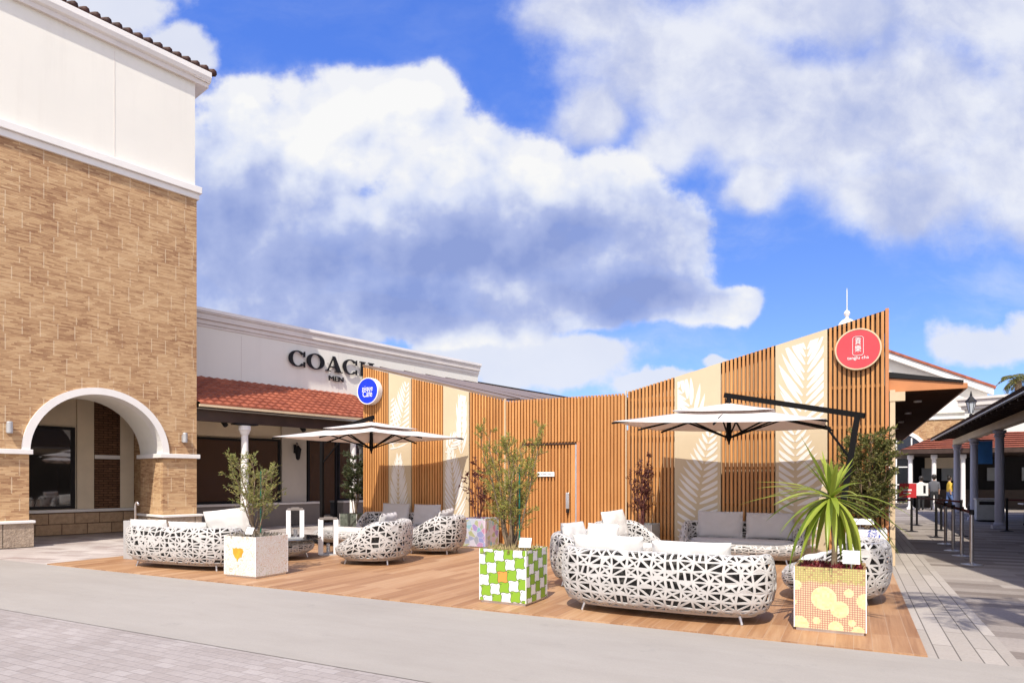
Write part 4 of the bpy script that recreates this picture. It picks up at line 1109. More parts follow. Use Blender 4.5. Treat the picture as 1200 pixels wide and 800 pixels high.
cushion('white back cushion on the sofa left of the white planter, nearer the grey box', -10.95, 7.28, .62, .11, .2, .88, .42, .17, seed=11)
cushion('white back cushion on the middle of the sofa left of the white planter', -10.05, 7.38, .61, .11, .22, .86, .40, .17, seed=12)
cushion('large white cushion tilted on the sofa left of the white planter', -9.38, 7.62, .74, .35, .16, .80, .58, .18, seed=13, roll=-.12)
cushion('white seat pillow in the armchair behind the yellow mosaic planter', -.40, 9.24, .50, pi/2-.1, 1.35, .60, .46, .15, seed=14)
# ------------------------------------------------------------------ planters and plants
GP = 'cube planters on the deck'
def planter(label, x0, y0, w_, d_, h_, mat, group=GP):
    t = thing('planter_box', label, 'planter', (x0+w_/2, y0+d_/2, .012), 0, group)
    b = MB(); x1, y1 = w_/2, d_/2
    b.box(-x1, x1, -y1, -y1+.025, .03, h_); b.box(-x1, x1, y1-.025, y1, .03, h_); b.box(-x1, -x1+.025, -y1+.025, y1-.025, .03, h_); b.box(x1-.025, x1, -y1+.025, y1-.025, .03, h_); b.box(-x1+.025, x1-.025, -y1+.025, y1-.025, .03, .06)
    b.build('box', mat, t)
    b = MB(); b.box(-x1+.02, x1-.02, -y1+.02, y1-.02, 0, .029); b.build('base', M['steel'], t)
    e = .003
    for sx in (-1, 1):
        for sy in (-1, 1):
            b = MB(); b.bar((sx*(x1+e-.006), sy*(y1+e-.006), .03), (sx*(x1+e-.006), sy*(y1+e-.006), h_+.004), .008); b.build('corner_trim', M['lamp_white'], t)
    b = MB(); n_ = 14; vs = []; fs = []
    for i in range(n_+1):
        for j in range(n_+1):
            vs.append((-x1+.026+(w_-.052)*i/n_, -y1+.026+(d_-.052)*j/n_, h_-.05+.035*mnoise.noise((i*.7, j*.7, x0))))
    for i in range(n_):
        for j in range(n_): a = i*(n_+1)+j; fs.append((a, a+n_+1, a+n_+2, a+1))
    b.add(vs, fs); b.build('soil', M['soil'], t)
    return t
def card(label, x, y, z, rz, w_=.13, h_=.10, tilt=.35):
    t = thing('info_card', label, 'card', (x, y, z), rz, 'info cards in the planters')
    b = MB(); Mx = Matrix.Translation((0, 0, .05)) @ Matrix.Rotation(-tilt, 4, 'X')
    b.box(-w_/2, w_/2, -.004, .004, 0, h_, Mx); b.build('plate', M['card'], t)
    b = MB(); b.tube([(0, .008, -.06), (0, .008, .06)], .006, 6); b.build('stake', M['steel'], t)
planter('white planter box with faint pale line print and an orange patch', -8.74, 7.03, .70, .64, .63, M['p_white'])
planter('planter box in green and white interlocking print with one orange tile', -4.08, 6.97, .64, .60, .655, M['p_green'])
planter('planter box with cream, red and yellow-green mosaic print', -.53, 7.13, .64, .62, .635, M['p_yellow'])
planter('pastel patterned planter box by the slatted wall left of the door', -7.86, 12.55, .66, .62, .65, M['p_pastel'])
planter('dark green patterned planter box beyond the left end of the pavilion', -12.02, 13.25, .58, .6, .62, M['p_dark'])
planter('plain grey-teal planter box against the slats behind the armchair', -4.08, 12.70, .56, .60, .62, M['concrete'])
planter('planter box with blue and white tile pattern at the pavilion corner', -.12, 12.66, .62, .62, .66, M['p_blue'])
# orange patch on the white planter (a flat print)
b = MB(); rr = random.Random(4)
pl = [(-.115, .40), (-.12, .43), (-.10, .415), (-.07, .425), (-.03, .42), (.0, .425), (.035, .415), (.05, .39), (.03, .365), (.02, .33), (-.01, .325), (-.03, .31), (-.045, .275), (-.06, .31), (-.085, .325), (-.11, .36)]
pl = [(-.035+(x+.035)*1.45, .365+(z-.365)*1.45) for x, z in pl]; b.prism(pl, -.3235, -.3205)
pw_ = [o for o in bpy.data.objects if o.name == 'planter_box'][0]
b.build('orange_print', plain('orange_print', (.75, .30, .02), .5, .2, 20), pw_)
card('white card leaning in the white planter box', -8.25, 7.08, .63, .15, .13, .11, .5)
card('white card standing in the green and white planter', -3.50, 7.05, .65, .1, .15, .12, .4)
card('white card standing in the mosaic planter in front of the strap leaves', -.02, 7.20, .64, .0, .15, .13, .15)
card('pale card standing in the blue and white planter', .10, 12.72, .70, .1, .42, .11, .5)
# plants
def leafq(b, p, d, L, wd, rnd, fold=.25):
    d = Vector(d).normalized(); up = Vector((rnd.uniform(-1, 1), rnd.uniform(-1, 1), rnd.uniform(-.2, 1)))
    s_ = d.cross(up)
    if s_.length < 1e-4: return
    s_.normalize(); p = Vector(p); m_ = p + d*L*.5; nrm = s_.cross(d)*wd*fold
    b.add([p, m_ - s_*wd/2 + nrm, p + d*L, m_ + s_*wd/2 + nrm], [(0, 1, 2, 3)])
def bushy(name, label, cat, loc, ht, spread, stems, twigs, leaves, lsize, lw, leafmat, stemmat, seed, stake=None, group=None, trunk=0, lean=.5, tw_len=.42, z_lo=.25, upright=.55, lratio=1, only=None):
    rnd = random.Random(seed); t = thing(name, label, cat, loc, 0, group)
    sb = MB(); lb = MB()
    for s_ in range(stems):
        a = 2*pi*s_/stems + rnd.uniform(-.5, .5); rad = spread*rnd.uniform(.3, 1)*lean
        h = ht*rnd.uniform(.72, 1.0)
        bx, by = (rnd.uniform(-.05, .05), rnd.uniform(-.05, .05))
        pts = []
        for k in range(8):
            q = k/7; qq = max(0, (q*h-trunk)/(h-trunk)) if trunk else q
            pts.append(Vector((bx+cos(a)*rad*qq**.85+rnd.uniform(-.015, .015)*k*.5, by+sin(a)*rad*qq**.85+rnd.uniform(-.015, .015)*k*.5, q*h)))
        r0 = .0105*sqrt(ht)
        sb.tube(pts, [r0*(1-.8*k/7) for k in range(8)], 6)
        for _ in range(twigs):
            q = rnd.uniform(z_lo, 1)**.9; f = q*7; i = min(6, int(f)); p = pts[i].lerp(pts[i+1], f-i)
            ta = a + rnd.uniform(-2.2, 2.2); el = rnd.uniform(.1, .9)*upright*1.6
            L = tw_len*rnd.uniform(.5, 1.1)*(1.15-q*.6)*spread*1.6
            d = Vector((cos(ta)*cos(el), sin(ta)*cos(el), sin(el)))
            tp = [p + d*L*k/4 + Vector((0, 0, .08*L*(k/4)**2)) + Vector((rnd.uniform(-.01, .01), rnd.uniform(-.01, .01), 0))*k for k in range(5)]
            sb.tube(tp, [r0*.32, r0*.26, r0*.2, r0*.15, r0*.1], 4)
            nl = int(leaves*rnd.uniform(.6, 1.3))
            for l in range(nl):
                f = rnd.uniform(.15, 1)*4; i = min(3, int(f)); pp = tp[i].lerp(tp[i+1], f-i)
                dd = d*.7 + Vector((rnd.gauss(0, .6), rnd.gauss(0, .6), rnd.gauss(.15, .5)))
                leafq(lb, pp, dd, lsize*rnd.uniform(.6, 1.25), lw*rnd.uniform(.7, 1.2), rnd)
    sb.build('stem', stemmat, t); lb.build('foliage', leafmat, t)
    if stake:
        b = MB(); b.tube([(stake[0], stake[1], -.05), (stake[0], stake[1], stake[2])], .011, 6); b.build('stake', stake[3], t)
    return t
GRN = plain('green_stake', (.01, .16, .10), .4, .1, 5)
TOP = .60
bushy('potted_tree', 'thin olive-leaved shrub with green stake growing from the white planter box', 'tree', (-8.42, 7.36, TOP), 1.42, .90, 9, 15, 26, .058, .013, M['lf_olive'], M['stem_brown'], 41, (.06, .05, 1.05, GRN), tw_len=.26, z_lo=.2, upright=.85, lean=.66)
bushy('potted_tree', 'tall feathery yellow-green shrub with stake growing from the green and white planter', 'tree', (-3.78, 7.27, TOP), 1.62, .78, 14, 20, 32, .054, .0095, M['lf_yellowgreen'], M['stem_brown'], 42, (.10, .0, 1.1, GRN), tw_len=.22, z_lo=.16, upright=1.0, lean=.60)
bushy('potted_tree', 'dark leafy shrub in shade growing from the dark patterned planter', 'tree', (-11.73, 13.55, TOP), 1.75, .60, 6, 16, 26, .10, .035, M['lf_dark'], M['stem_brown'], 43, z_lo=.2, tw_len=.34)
bushy('potted_tree', 'bushy small-leaved evergreen growing from the blue and white planter', 'tree', (.22, 12.95, .66), 1.72, .76, 10, 30, 36, .062, .026, M['lf_bush'], M['stem_brown'], 44, z_lo=.08, tw_len=.42, upright=.6)
bushy('potted_shrub', 'purple-leaved upright shrub growing from the plain teal planter', 'plant', (-3.80, 13.0, TOP), 1.42, .46, 9, 12, 12, .055, .024, M['lf_purple'], M['stem_red'], 45, z_lo=.12, tw_len=.30, upright=.95)
bushy('potted_shrub', 'purple-leaved shrub growing from the pastel planter behind the feathery shrub', 'plant', (-7.55, 12.85, TOP), 1.45, .55, 6, 11, 10, .07, .034, M['lf_purple'], M['stem_red'], 46, z_lo=.2, tw_len=.34, upright=.8)
def groundtuft(label, loc, w_, n_, mat, h_, seed, name='ground_cover'):
    rnd = random.Random(seed); b = MB()
    for _ in range(n_):
        x, y = rnd.uniform(-w_, w_), rnd.uniform(-w_, w_)
        for k in range(3):
            leafq(b, (x, y, 0), (rnd.gauss(0, .6), rnd.gauss(0, .6), rnd.uniform(.3, 1)), h_*rnd.uniform(.4, 1.2), h_*.18, rnd)
    o = b.build(name, mat); o.location = loc
    return tag(o, label, 'ground cover', None, 'stuff')
groundtuft('dry straw-coloured tufts covering the soil of the green planter', (-3.76, 7.27, .60), .27, 420, M['grass_dry'], .12, 1, 'dry_tufts')
groundtuft('grey dry tufts covering the soil of the white planter', (-8.42, 7.36, .58), .29, 320, plain('grey_tufts', (.22, .19, .15), .9, .3, 20), .12, 2, 'dry_tufts')
groundtuft('dark red succulents and bark covering the soil of the mosaic planter', (-.21, 7.44, .60), .28, 200, plain('red_bark', (.16, .015, .02), .5, .4, 20), .09, 3, 'red_ground_cover')
# strap-leaved palm in the mosaic planter
t = thing('dracaena', 'bright green strap-leaved dracaena rising from the mosaic planter', 'plant', (-.22, 7.46, .60))
rnd = random.Random(17); hx, hy, hz_ = .02, .0, .72
b = MB(); b.tube([(.04, .02, -.02), (.05, .0, .25), (.03, .01, .55), (hx, hy, hz_)], [.030, .027, .026, .032], 8); b.build('trunk', M['stem_brown'], t)
b = MB(); b.tube([(.17, -.05, -.02), (.165, -.05, .42)], .013, 8); b.build('stake', M['steel'], t)
b = MB()
def strap(b, o, az, el, L, wd, droop, rnd):
    n_ = 9; p = Vector(o); d_el = el; pts = []
    for k in range(n_+1):
        pts.append((p.copy(), d_el))
        p = p + Vector((cos(az)*cos(d_el), sin(az)*cos(d_el), sin(d_el)))*L/n_
        d_el -= droop/n_*(1.75-1.5*k/n_); d_el = max(d_el, -1.45)
    vs = []; fs = []
    sd = Vector((-sin(az), cos(az), 0))
    for k, (q, e) in enumerate(pts):
        f = k/n_; w2 = wd*(.55+1.2*f*(1-f)*1.6)*(1-f**4)/2+.0012
        up = Vector((-cos(az)*sin(e), -sin(az)*sin(e), cos(e)))
        vs += [q - sd*w2 + up*w2*.35, q, q + sd*w2 + up*w2*.35]
    for k in range(n_):
        a = k*3; fs += [(a, a+1, a+4, a+3), (a+1, a+2, a+5, a+4)]
    b.add(vs, fs)
for i in range(44):
    az = rnd.uniform(0, 2*pi); strap(b, (hx, hy, hz_), az, rnd.uniform(-1.05, .55), rnd.uniform(.62, .92), .056, rnd.uniform(.35, 1.0), rnd)
for i in range(15):
    az = rnd.uniform(0, 2*pi); strap(b, (hx, hy, hz_), az, rnd.uniform(1.0, 1.35), rnd.uniform(.40, .55), .048, rnd.uniform(.05, .5), rnd)
for (az, L) in ((3.3, .74), (3.5, .62), (3.1, .56), (3.7, .5)): strap(b, (hx, hy, hz_), az, 1.18, L, .050, .06, rnd)
b.build('foliage', M['lf_dracaena'], t, smooth=True)
# ------------------------------------------------------------------ parasols
def parasol(label, NL, NR, FR, FL, peak, hub_z, armtop, mast_top, base, brace):
    t = thing('cantilever_parasol', label, 'parasol', (base[0], base[1], .012), 0, 'cantilever parasols on the deck')
    O = Vector((base[0], base[1], .012))
    Cn = [Vector(p)-O for p in (NL, NR, FR, FL)]; Pk = Vector(peak)-O
    b = MB(); n_ = 10
    cfull = sum(Cn, Vector())/4
    def cloth(scale, lift, b):
        top = Pk + Vector((0, 0, lift))
        for k in range(4):
            A = Pk.lerp(Cn[k], scale); B = Pk.lerp(Cn[(k+1) % 4], scale)
            A.z += lift; B.z += lift
            vs = []; fs = []
            for i in range(n_+1):
                r = i/n_
                for j in range(n_+1):
                    s_ = j/n_; e = A.lerp(B, s_); p = top.lerp(e, r)
                    sag = .045*scale*(4*s_*(1-s_))*r + .05*scale*r*(1-r)*2
                    mid = abs(s_-.5)*2
                    p.z -= sag*(.35+.65*min(1, 4*s_*(1-s_)*(1.2*mid+.3)))
                    cdir = (cfull-e); cdir.z = 0
                    p += cdir.normalized()*.05*scale*r*(4*s_*(1-s_))
                    vs.append(p)
            for i in range(n_):
                for j in range(n_): a = i*(n_+1)+j; fs.append((a, a+1, a+n_+2, a+n_+1))
            b.add(vs, fs)
    cloth(1, 0, b)
    can = b.build('canopy', M['canopy'], t, smooth=True, solid=.004)
    b = MB(); cloth(.50, .05, b); b.build('vent', M['canopy'], can, smooth=True, solid=.004)
    hub = Vector((Pk.x, Pk.y, hub_z-O.z))
    b = MB(); b.tube([hub+Vector((0, 0, -.03)), hub+Vector((0, 0, .06)), Pk+Vector((0, 0, -.02))], [.03, .05, .022], 10); b.tube([hub+Vector((0, 0, -.09)), hub+Vector((0, 0, -.03))], [.012, .02], 8); b.build('hub', M['dark_metal'], t)
    ends = []
    for k in range(4): ends += [Cn[k], (Cn[k]+Cn[(k+1) % 4])/2]
    for k, e in enumerate(ends):
        b = MB(); a = Pk+Vector((0, 0, -.035)); q = e+Vector((0, 0, -.03))
        if k % 2: q = q + Vector((0, 0, -.03))
        b.bar(a, q+(q-a).normalized()*.02, .022, .03); rb = b.build('rib', M['dark_metal'], t)
        b = MB(); m_ = a.lerp(q, .52); b.bar(hub+Vector((0, 0, .02)), m_, .02, .026); b.build('strut', M['dark_metal'], rb)
    at = Vector(armtop)-O; mt = Vector(mast_top)-O; br = Vector(brace)-O
    b = MB(); b.bar(at+(at-mt).normalized()*.08, mt+(mt-at).normalized()*.1, .06, .085); b.build('arm', M['dark_metal'], t)
    b = MB(); b.tube([Pk+Vector((0, 0, .06)), at], [.05, .03], 10); b.build('hanger', M['dark_metal'], t)
    b = MB(); b.bar((0, 0, .07), mt, .085, .06); b.build('mast', M['dark_metal'], t)
    b = MB(); md = Vector((0, 0, .07)).lerp(mt, .72); b.bar(md, br, .028); b.build('brace', M['dark_metal'], t)
    b = MB(); b.box(-.35, .35, -.35, .35, 0, .06); b.build('base_plate', M['dark_metal'], t, bevel=.008)
    return t
parasol('white square parasol on a black leaning mast over the right sofa group',
        (-3.6, 10.6, 2.5), (-.36, 10.95, 2.43), (-.34, 13.0, 2.43), (-3.4, 13.02, 2.5), (-1.93, 11.9, 2.80), 2.22, (-1.93, 11.9, 2.98), (.055, 11.5, 2.52), (-.30, 11.4), (-.40, 11.6, 2.38))
parasol('white square parasol on a black mast over the left sofa group',
        (-11.25, 10.3, 2.46), (-8.5, 10.3, 2.48), (-8.12, 13.1, 2.50), (-10.75, 13.0, 2.44), (-9.68, 11.7, 2.78), 2.20, (-9.68, 11.7, 2.92), (-11.45, 12.0, 2.62), (-11.45, 12.0), (-10.9, 12.0, 2.42))
# ------------------------------------------------------------------ lanterns, box, hook
def lantern(label, x, y, z, w_, h_):
    t = thing('lantern', label, 'lantern', (x, y, z), .775, 'tall white lanterns')
    k = w_/2; p = w_*.14
    b = MB(); b.box(-k, k, -k, k, 0, .025); b.build('base', M['grey_metal'], t)
    b = MB(); b.box(-k, k, -k, k, h_-.03, h_); b.box(-k*.5, k*.5, -k*.5, k*.5, h_, h_+.02); b.build('top', M['base_brown'], t)
    for sx in (-1, 1):
        for sy in (-1, 1):
            b = MB(); b.box(sx*(k-p/2)-p, sx*(k-p/2)+p if False else sx*(k-p/2)+p, sy*(k-.012)-.011, sy*(k-.012)+.011, .026, h_-.031); b.build('post', M['lamp_white'], t)
    b = MB(); b.box(-k+.02, k-.02, -k+.030, -k+.034, .03, h_-.034); b.box(-k+.02, k-.02, k-.034, k-.030, .03, h_-.034)
    g, n_, bb = newmat('clear_glass', .02); bb.inputs['Transmission Weight'].default_value = 1; bb.inputs['IOR'].default_value = 1.05; b.build('pane', g, t)
    b = MB(); b.lathe([(.035, .026), (.035, h_*.3), (.004, h_*.305)], 14); b.build('candle', M['cushion'], t)
lantern('white lantern standing on the dark round coffee table', -9.40, 9.15, .415, .28, .56)
lantern('taller white lantern standing on the deck beside the coffee table', -9.42, 10.05, .012, .34, .74)
t = thing('metal_box', 'grey metal box panel at the left end of the white sofa', 'box', (-12.06, 7.86, .0))
b = MB(); b.box(-.30, .30, -.18, .18, .012, .74); b.build('box', M['grey_metal'], t, bevel=.006)
b = MB(); arc_ring(b, .16, .19, -.19, -.181, .02, .36, 0, 2*pi, 36); b.build('ring_panel', M['steel'], t)
t = thing('hook_stand', 'slender bent metal rod standing behind the white sofa', 'stand', (-12.80, 8.20, .0))
b = MB(); pts = [(0, 0, 0), (0, 0, 1.0)] + [(.05-.05*cos(a), 0, 1.0+.07*sin(a)) for a in (.5, 1.1, 1.7, 2.4, 3.0)]; b.tube(pts, .018, 8); b.build('rod', M['steel'], t, smooth=True)
b = MB(); b.lathe([(.12, 0), (.12, .012), (.02, .03)], 20, (0, 0, .0)); b.build('foot', M['steel'], t)
# ------------------------------------------------------------------ queue posts
GQ = 'queue posts on the stone pavement'
def post(label, x, y, steel=True, belt=None, hh=.98):
    t = thing('queue_post', label, 'queue post', (x, y, -.008), 0, GQ)
    m_ = M['steel'] if steel else M['black']
    b = MB(); b.lathe([(.17, 0), (.17, .012), (.06, .03), (.034, .045)], 20); b.build('foot', m_, t)
    b = MB(); b.tube([(0, 0, .04), (0, 0, hh-.08)], .032, 12); b.build('pole', m_, t)
    b = MB(); b.lathe([(.038, hh-.08), (.038, hh), (.03, hh+.012)], 14); b.build('head', M['black'], t)
    if belt:
        d = Vector((belt[0]-x, belt[1]-y, 0)); b = MB(); b.bar((0, 0, hh-.045), (d.x, d.y, hh-.045), .006, .05); b.build('belt', M['belt'], t)
    return t
pp = [(1.88, 14.25), (1.92, 15.8), (1.90, 16.9), (1.94, 18.6), (1.95, 20.7)]
labs = ['steel queue post nearest the camera', 'second steel queue post from the near end of the line', 'third steel queue post from the near end of the line', 'fourth post of the queue line, partly in shade', 'dark post at the far end of the steel queue line']
for i, (x, y) in enumerate(pp):
    post(labs[i], x, y, i < 4, pp[i+1] if i < 4 else None)
post('black queue post standing below the red sign board', 1.53, 22.8, False, (.75, 22.9))
post('black queue post standing below the white sign board', 1.89, 25.9, False, (2.6, 21.5))
post('black queue post where the rear belt ends', 2.6, 21.5, False, None)
post('black queue post in the shade just behind the far end of the steel line', 2.35, 23.6, False, (2.6, 21.5))
post('black queue post standing apart near the cafe table', 4.05, 24.15, False, (5.6, 24.2))
for x, y, m_, l_, dx in ((1.53, 22.8, 'red', 'small red sign board clipped on a black queue post', -.1), (1.89, 25.9, 'card', 'small white sign board with dark marks clipped on a black queue post', .1)):
    t = thing('post_sign', l_, 'sign', (x, y, 1.0))
    b = MB(); b.box(-.22+dx, .22+dx, -.05, -.035, .0, .42); b.build('board', M[m_], t)
    c_ = 'black' if m_ == 'card' else 'card'
    for q in (((-.12, -.05, .08, .34), (.18, .25, .08, .34)) if m_ == 'card' else ((-.26, .0, .2, .25), (-.22, -.02, .12, .15))):
        b = MB(); b.box(q[0], q[1], -.054, -.0505, q[2], q[3]); b.build('mark', M[c_], t)
    b = MB(); b.box(-.03, .03, -.034, .03, -.02, .05); b.build('clip', M['black'], t)
# ------------------------------------------------------------------ right arcade
arc = thing('covered_arcade', 'open arcade with blue-grey columns, dark sloping roof and timber eaves', 'shelter', (4.06, 25.3, 0))
XE = 3.22-4.06; Y0, Y1 = -15.5, 10.2
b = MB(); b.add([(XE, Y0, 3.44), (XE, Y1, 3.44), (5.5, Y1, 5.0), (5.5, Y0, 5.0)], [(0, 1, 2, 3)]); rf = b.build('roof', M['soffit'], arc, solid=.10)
b = MB(); b.box(XE-.09, XE-.02, Y0, Y1, 3.36, 3.46); b.build('gutter', M['soffit'], rf)
b = MB(); b.box(XE-.10, XE-.02, Y0, Y1, 3.325, 3.358); b.build('eave_trim', M['grey_metal'], rf)
b = MB()
for z in range(32): b.bar((XE+.02, Y0+.4+z*.8, 3.33), (1.2, Y0+.4+z*.8, 3.63), .07, .10)
b.build('rafter', M['dark_brown'], arc)
b = MB(); b.box(-.12, .12, Y0, Y1-.3, 3.1, 3.34); b.box(4.4, 4.6, Y0, Y1-.3, 3.1, 3.34); b.build('beam', M['cream_wall'], arc)
for y in (-10, -5, 0, 4.9, 9.6):
    for x in (0, 4.5):
        b = MB(); b.box(x-.2, x+.2, y-.2, y+.2, 0, .1); b.lathe([(.16, .1), (.17, .14), (.13, .2), (.12, 2.6), (.115, 2.85), (.15, 2.9), (.15, 2.94), (.12, 2.95), (.18, 3.02), (.18, 3.08)], 16, (x, y, 0)); b.build('column', M['col_blue'], arc)
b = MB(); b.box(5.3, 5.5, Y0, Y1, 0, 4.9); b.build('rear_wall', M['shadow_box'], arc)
# stuff in the arcade
t = thing('litter_bin', 'pale grey litter bin cabinet beside the arcade columns', 'bin', (4.35, 29.6, 0), 0)
b = MB(); b.box(-.33, .33, -.25, .25, .06, .80); b.build('cabinet', M['concrete'], t, bevel=.01)
b = MB(); b.box(-.36, .36, -.28, .28, .80, .85); b.build('lid', M['grey_metal'], t)
b = MB(); b.box(-.25, .25, -.253, -.2, .62, .74); b.build('slot', M['black'], t)
b = MB(); b.box(-.28, .28, -.2, .2, 0, .06); b.build('foot', M['black'], t)
t = thing('cafe_table', 'white topped cafe table under the arcade at the right edge', 'table', (5.6, 27.6, 0))
b = MB(); b.box(-.6, .6, -.4, .4, .70, .74); b.build('tabletop', M['white_paint'], t)
b = MB(); b.tube([(0, 0, .02), (0, 0, .7)], .04, 10); b.lathe([(.3, 0), (.3, .015), (.05, .03)], 18); b.build('pedestal', M['black'], t)
t = thing('cafe_chair', 'dark metal chair beside the white cafe table', 'chair', (5.25, 26.7, 0), .2)
b = MB(); b.box(-.22, .22, -.22, .22, .43, .46); b.build('seat', M['black'], t)
b = MB(); b.box(-.2, .2, -.225, -.2, .6, .85); b.build('backrest', M['black'], t)
for sx in (-1, 1):
    for sy in (-1, 1):
        b = MB(); b.tube([(sx*.19, sy*.2, .85 if sy < 0 else .43), (sx*.2, sy*.21, 0)], .013, 6); b.build('leg', M['black'], t)
t = thing('hanging_banner', 'blue banner hanging between the arcade columns', 'banner', (4.45, 31.0, 0))
b = MB(); b.box(-.3, .3, -.01, .01, 2.15, 3.05); b.build('cloth', M['blue_banner'], t)
b = MB(); b.tube([(-.34, 0, 3.07), (.34, 0, 3.07)], .015, 6); b.tube([(0, 0, 3.07), (0, 0, 3.12)], .01, 6); b.build('rod', M['black'], t)
# ------------------------------------------------------------------ far kiosk
ko = thing('tiled_kiosk', 'low shop with red tiled hipped roof, white columns and dark open front', 'building', (0, 41.5, 0))
b = MB()
n_ = 30
for k in range(8):
    t0, t1 = k/8, (k+1)/8
    y0, y1 = -1.6+3.2*t0, -1.6+3.2*t1; z0, z1 = 3.10+1.0*t0, 3.10+1.0*t1; xl0, xl1 = 2.2+2.2*t0, 2.2+2.2*t1
    b.add([(xl0, y0-.03, z0+.05), (18, y0-.03, z0+.05), (18, y1, z1), (xl1, y1, z1)], [(0, 1, 2, 3)])
    b.add([(xl0, y0-.03, z0+.05), (xl1, y1, z1), (xl1, 6, z1), (xl0, 6, z0+.05)], [(0, 1, 2, 3)])
b.add([(2.2, -1.62, 3.09), (18, -1.62, 3.09), (18, 1.62, 4.09), (4.4, 1.62, 4.09)], [(0, 1, 2, 3)]); b.build('roof', M['roof_red'], ko)
b = MB(); b.box(2.25, 18, -1.66, -1.5, 2.90, 3.12); b.box(2.2, 2.3, -1.6, 6, 2.90, 3.12); b.build('roof_fascia', M['dark_brown'], ko)
b = MB(); b.box(2.3, 18, -1.5, 6, 2.86, 2.90); b.build('ceiling', M['dark_brown'], ko)
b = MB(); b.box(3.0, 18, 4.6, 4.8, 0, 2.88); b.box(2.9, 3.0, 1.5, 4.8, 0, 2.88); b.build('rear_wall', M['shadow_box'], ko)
for x in (3.6, 4.6, 6.8, 8.4, 10.2):
    b = MB(); b.box(x, x+.75, 4.5, 4.598, 1.5, 2.25); b.build('window', M['glass_lit'], ko)
b = MB(); b.box(3.3, 12, 2.6, 3.2, 0, 1.0); b.build('counter', M['dark_brown'], ko)
b = MB(); b.box(3.6, 5.5, 2.5, 2.55, 2.2, 2.8); b.build('menu_board', M['cream_wall'], ko)
for x in (2.65, 3.7, 4.95, 6.5, 9, 11.5):
    b = MB(); b.box(x-.17, x+.17, -1.37, -1.03, 0, .1); b.lathe([(.13, .1), (.11, .2), (.10, 2.6), (.15, 2.66), (.15, 2.84)], 14, (x, -1.2, 0)); b.build('column', M['white_paint'], ko)
# gable hall
gb = thing('gable_hall', 'white gabled hall with red tile verge, brick band and arched window, far right', 'building', (0, 52, 0))
SLP = .482
def zr(x): return 11.52 - abs(x+.4)*SLP
XR = 7.75; XL = -8.55
b = MB(); b.prism([(XL, 0), (XR, 0), (XR, zr(XR)-.2), (-.4, zr(-.4)-.2), (XL, zr(XL)-.2)], .3, 20); b.build('wall', M['white_stucco'], gb)
b = MB(); b.prism([(XL, 0), (XR, 0), (XR, 5.7), (XL, 5.7)], .24, .298); b.build('brick_band', M['brick'], gb)
b = MB()
for sg_ in (-1, 1):
    xe = -.4+sg_*8.4
    q = [(-.4, zr(-.4)-.42), (xe, zr(xe)-.42), (xe, zr(xe)-.02), (-.4, zr(-.4)-.02)]
    b.prism(q if sg_ > 0 else q[::-1], -.25, .24)
b.build('verge_board', M['lilac_trim'], gb)
b = MB()
for sg_ in (-1, 1):
    xe = -.4+sg_*8.5
    q = [(-.4, zr(-.4)), (xe, zr(xe)), (xe, zr(xe)+.16), (-.4, zr(-.4)+.16)]
    b.prism(q if sg_ > 0 else q[::-1], -.35, 20)
b.build('roof', M['roof_red'], gb)
b = MB(); b.box(XL, XR+.1, .16, .239, 5.6, 5.8); b.box(XL, XR+.1, .10, .159, 6.05, 6.2); b.build('string_course', M['lilac_trim'], gb)
aw_ = MB(); arc_ring(aw_, 1.75, 2.0, .12, .238, 2.6, 3.0, 0, pi, 24); aw_.box(.6, .85, .12, .238, 0, 3.0); aw_.box(4.35, 4.6, .12, .238, 0, 3.0); awo = aw_.build('arch_window', M['white_paint'], gb)
b = MB(); b.prism([(.85, 0), (4.35, 0)] + [(2.6+1.75*cos(pi*i/20), 3.0+1.75*sin(pi*i/20)) for i in range(21)], .18, .236); b.build('pane', M['glass'], awo)
b = MB()
for x in (1.7, 2.6, 3.5): b.box(x-.04, x+.04, .14, .179, 0, 4.4)
for z in (1.2, 2.4, 3.4): b.box(.9, 4.3, .145, .178, z, z+.07)
b.build('glazing_bar', M['white_paint'], awo)
b = MB(); b.lathe([(.66, 10.6), (.66, 11.9), (.80, 11.92), (.80, 12.05), (.66, 12.07), (.64, 12.2), (.54, 12.45), (.34, 12.66), (.12, 12.78), (.08, 12.95), (.05, 13.0)], 20, (-.43, 1.8, .55)); cu_ = b.build('cupola', M['lilac_trim'], gb, smooth=False)
b = MB(); b.lathe([(.02, 13.0), (.16, 13.2), (.22, 13.35), (.16, 13.5), (.03, 13.6), (.025, 15.0), (.008, 15.2)], 10, (-.43, 1.8, .35)); b.build('finial', M['white_paint'], cu_)
# parapet building
pb = thing('parapet_building', 'white flat building with moulded grey parapet behind the arcade', 'building', (6.1, 49, 0), radians(-22))
b = MB(); b.box(0, 14, 0, 10, 0, 6.2); b.build('wall', M['white_stucco'], pb)
b = MB(); b.box(-.15, 14, -.15, 10, 5.9, 6.1); b.box(-.3, 14, -.3, 10, 6.1, 6.45); b.box(-.4, 14, -.4, 10, 6.452, 6.6); b.build('parapet', M['fascia_grey'], pb)
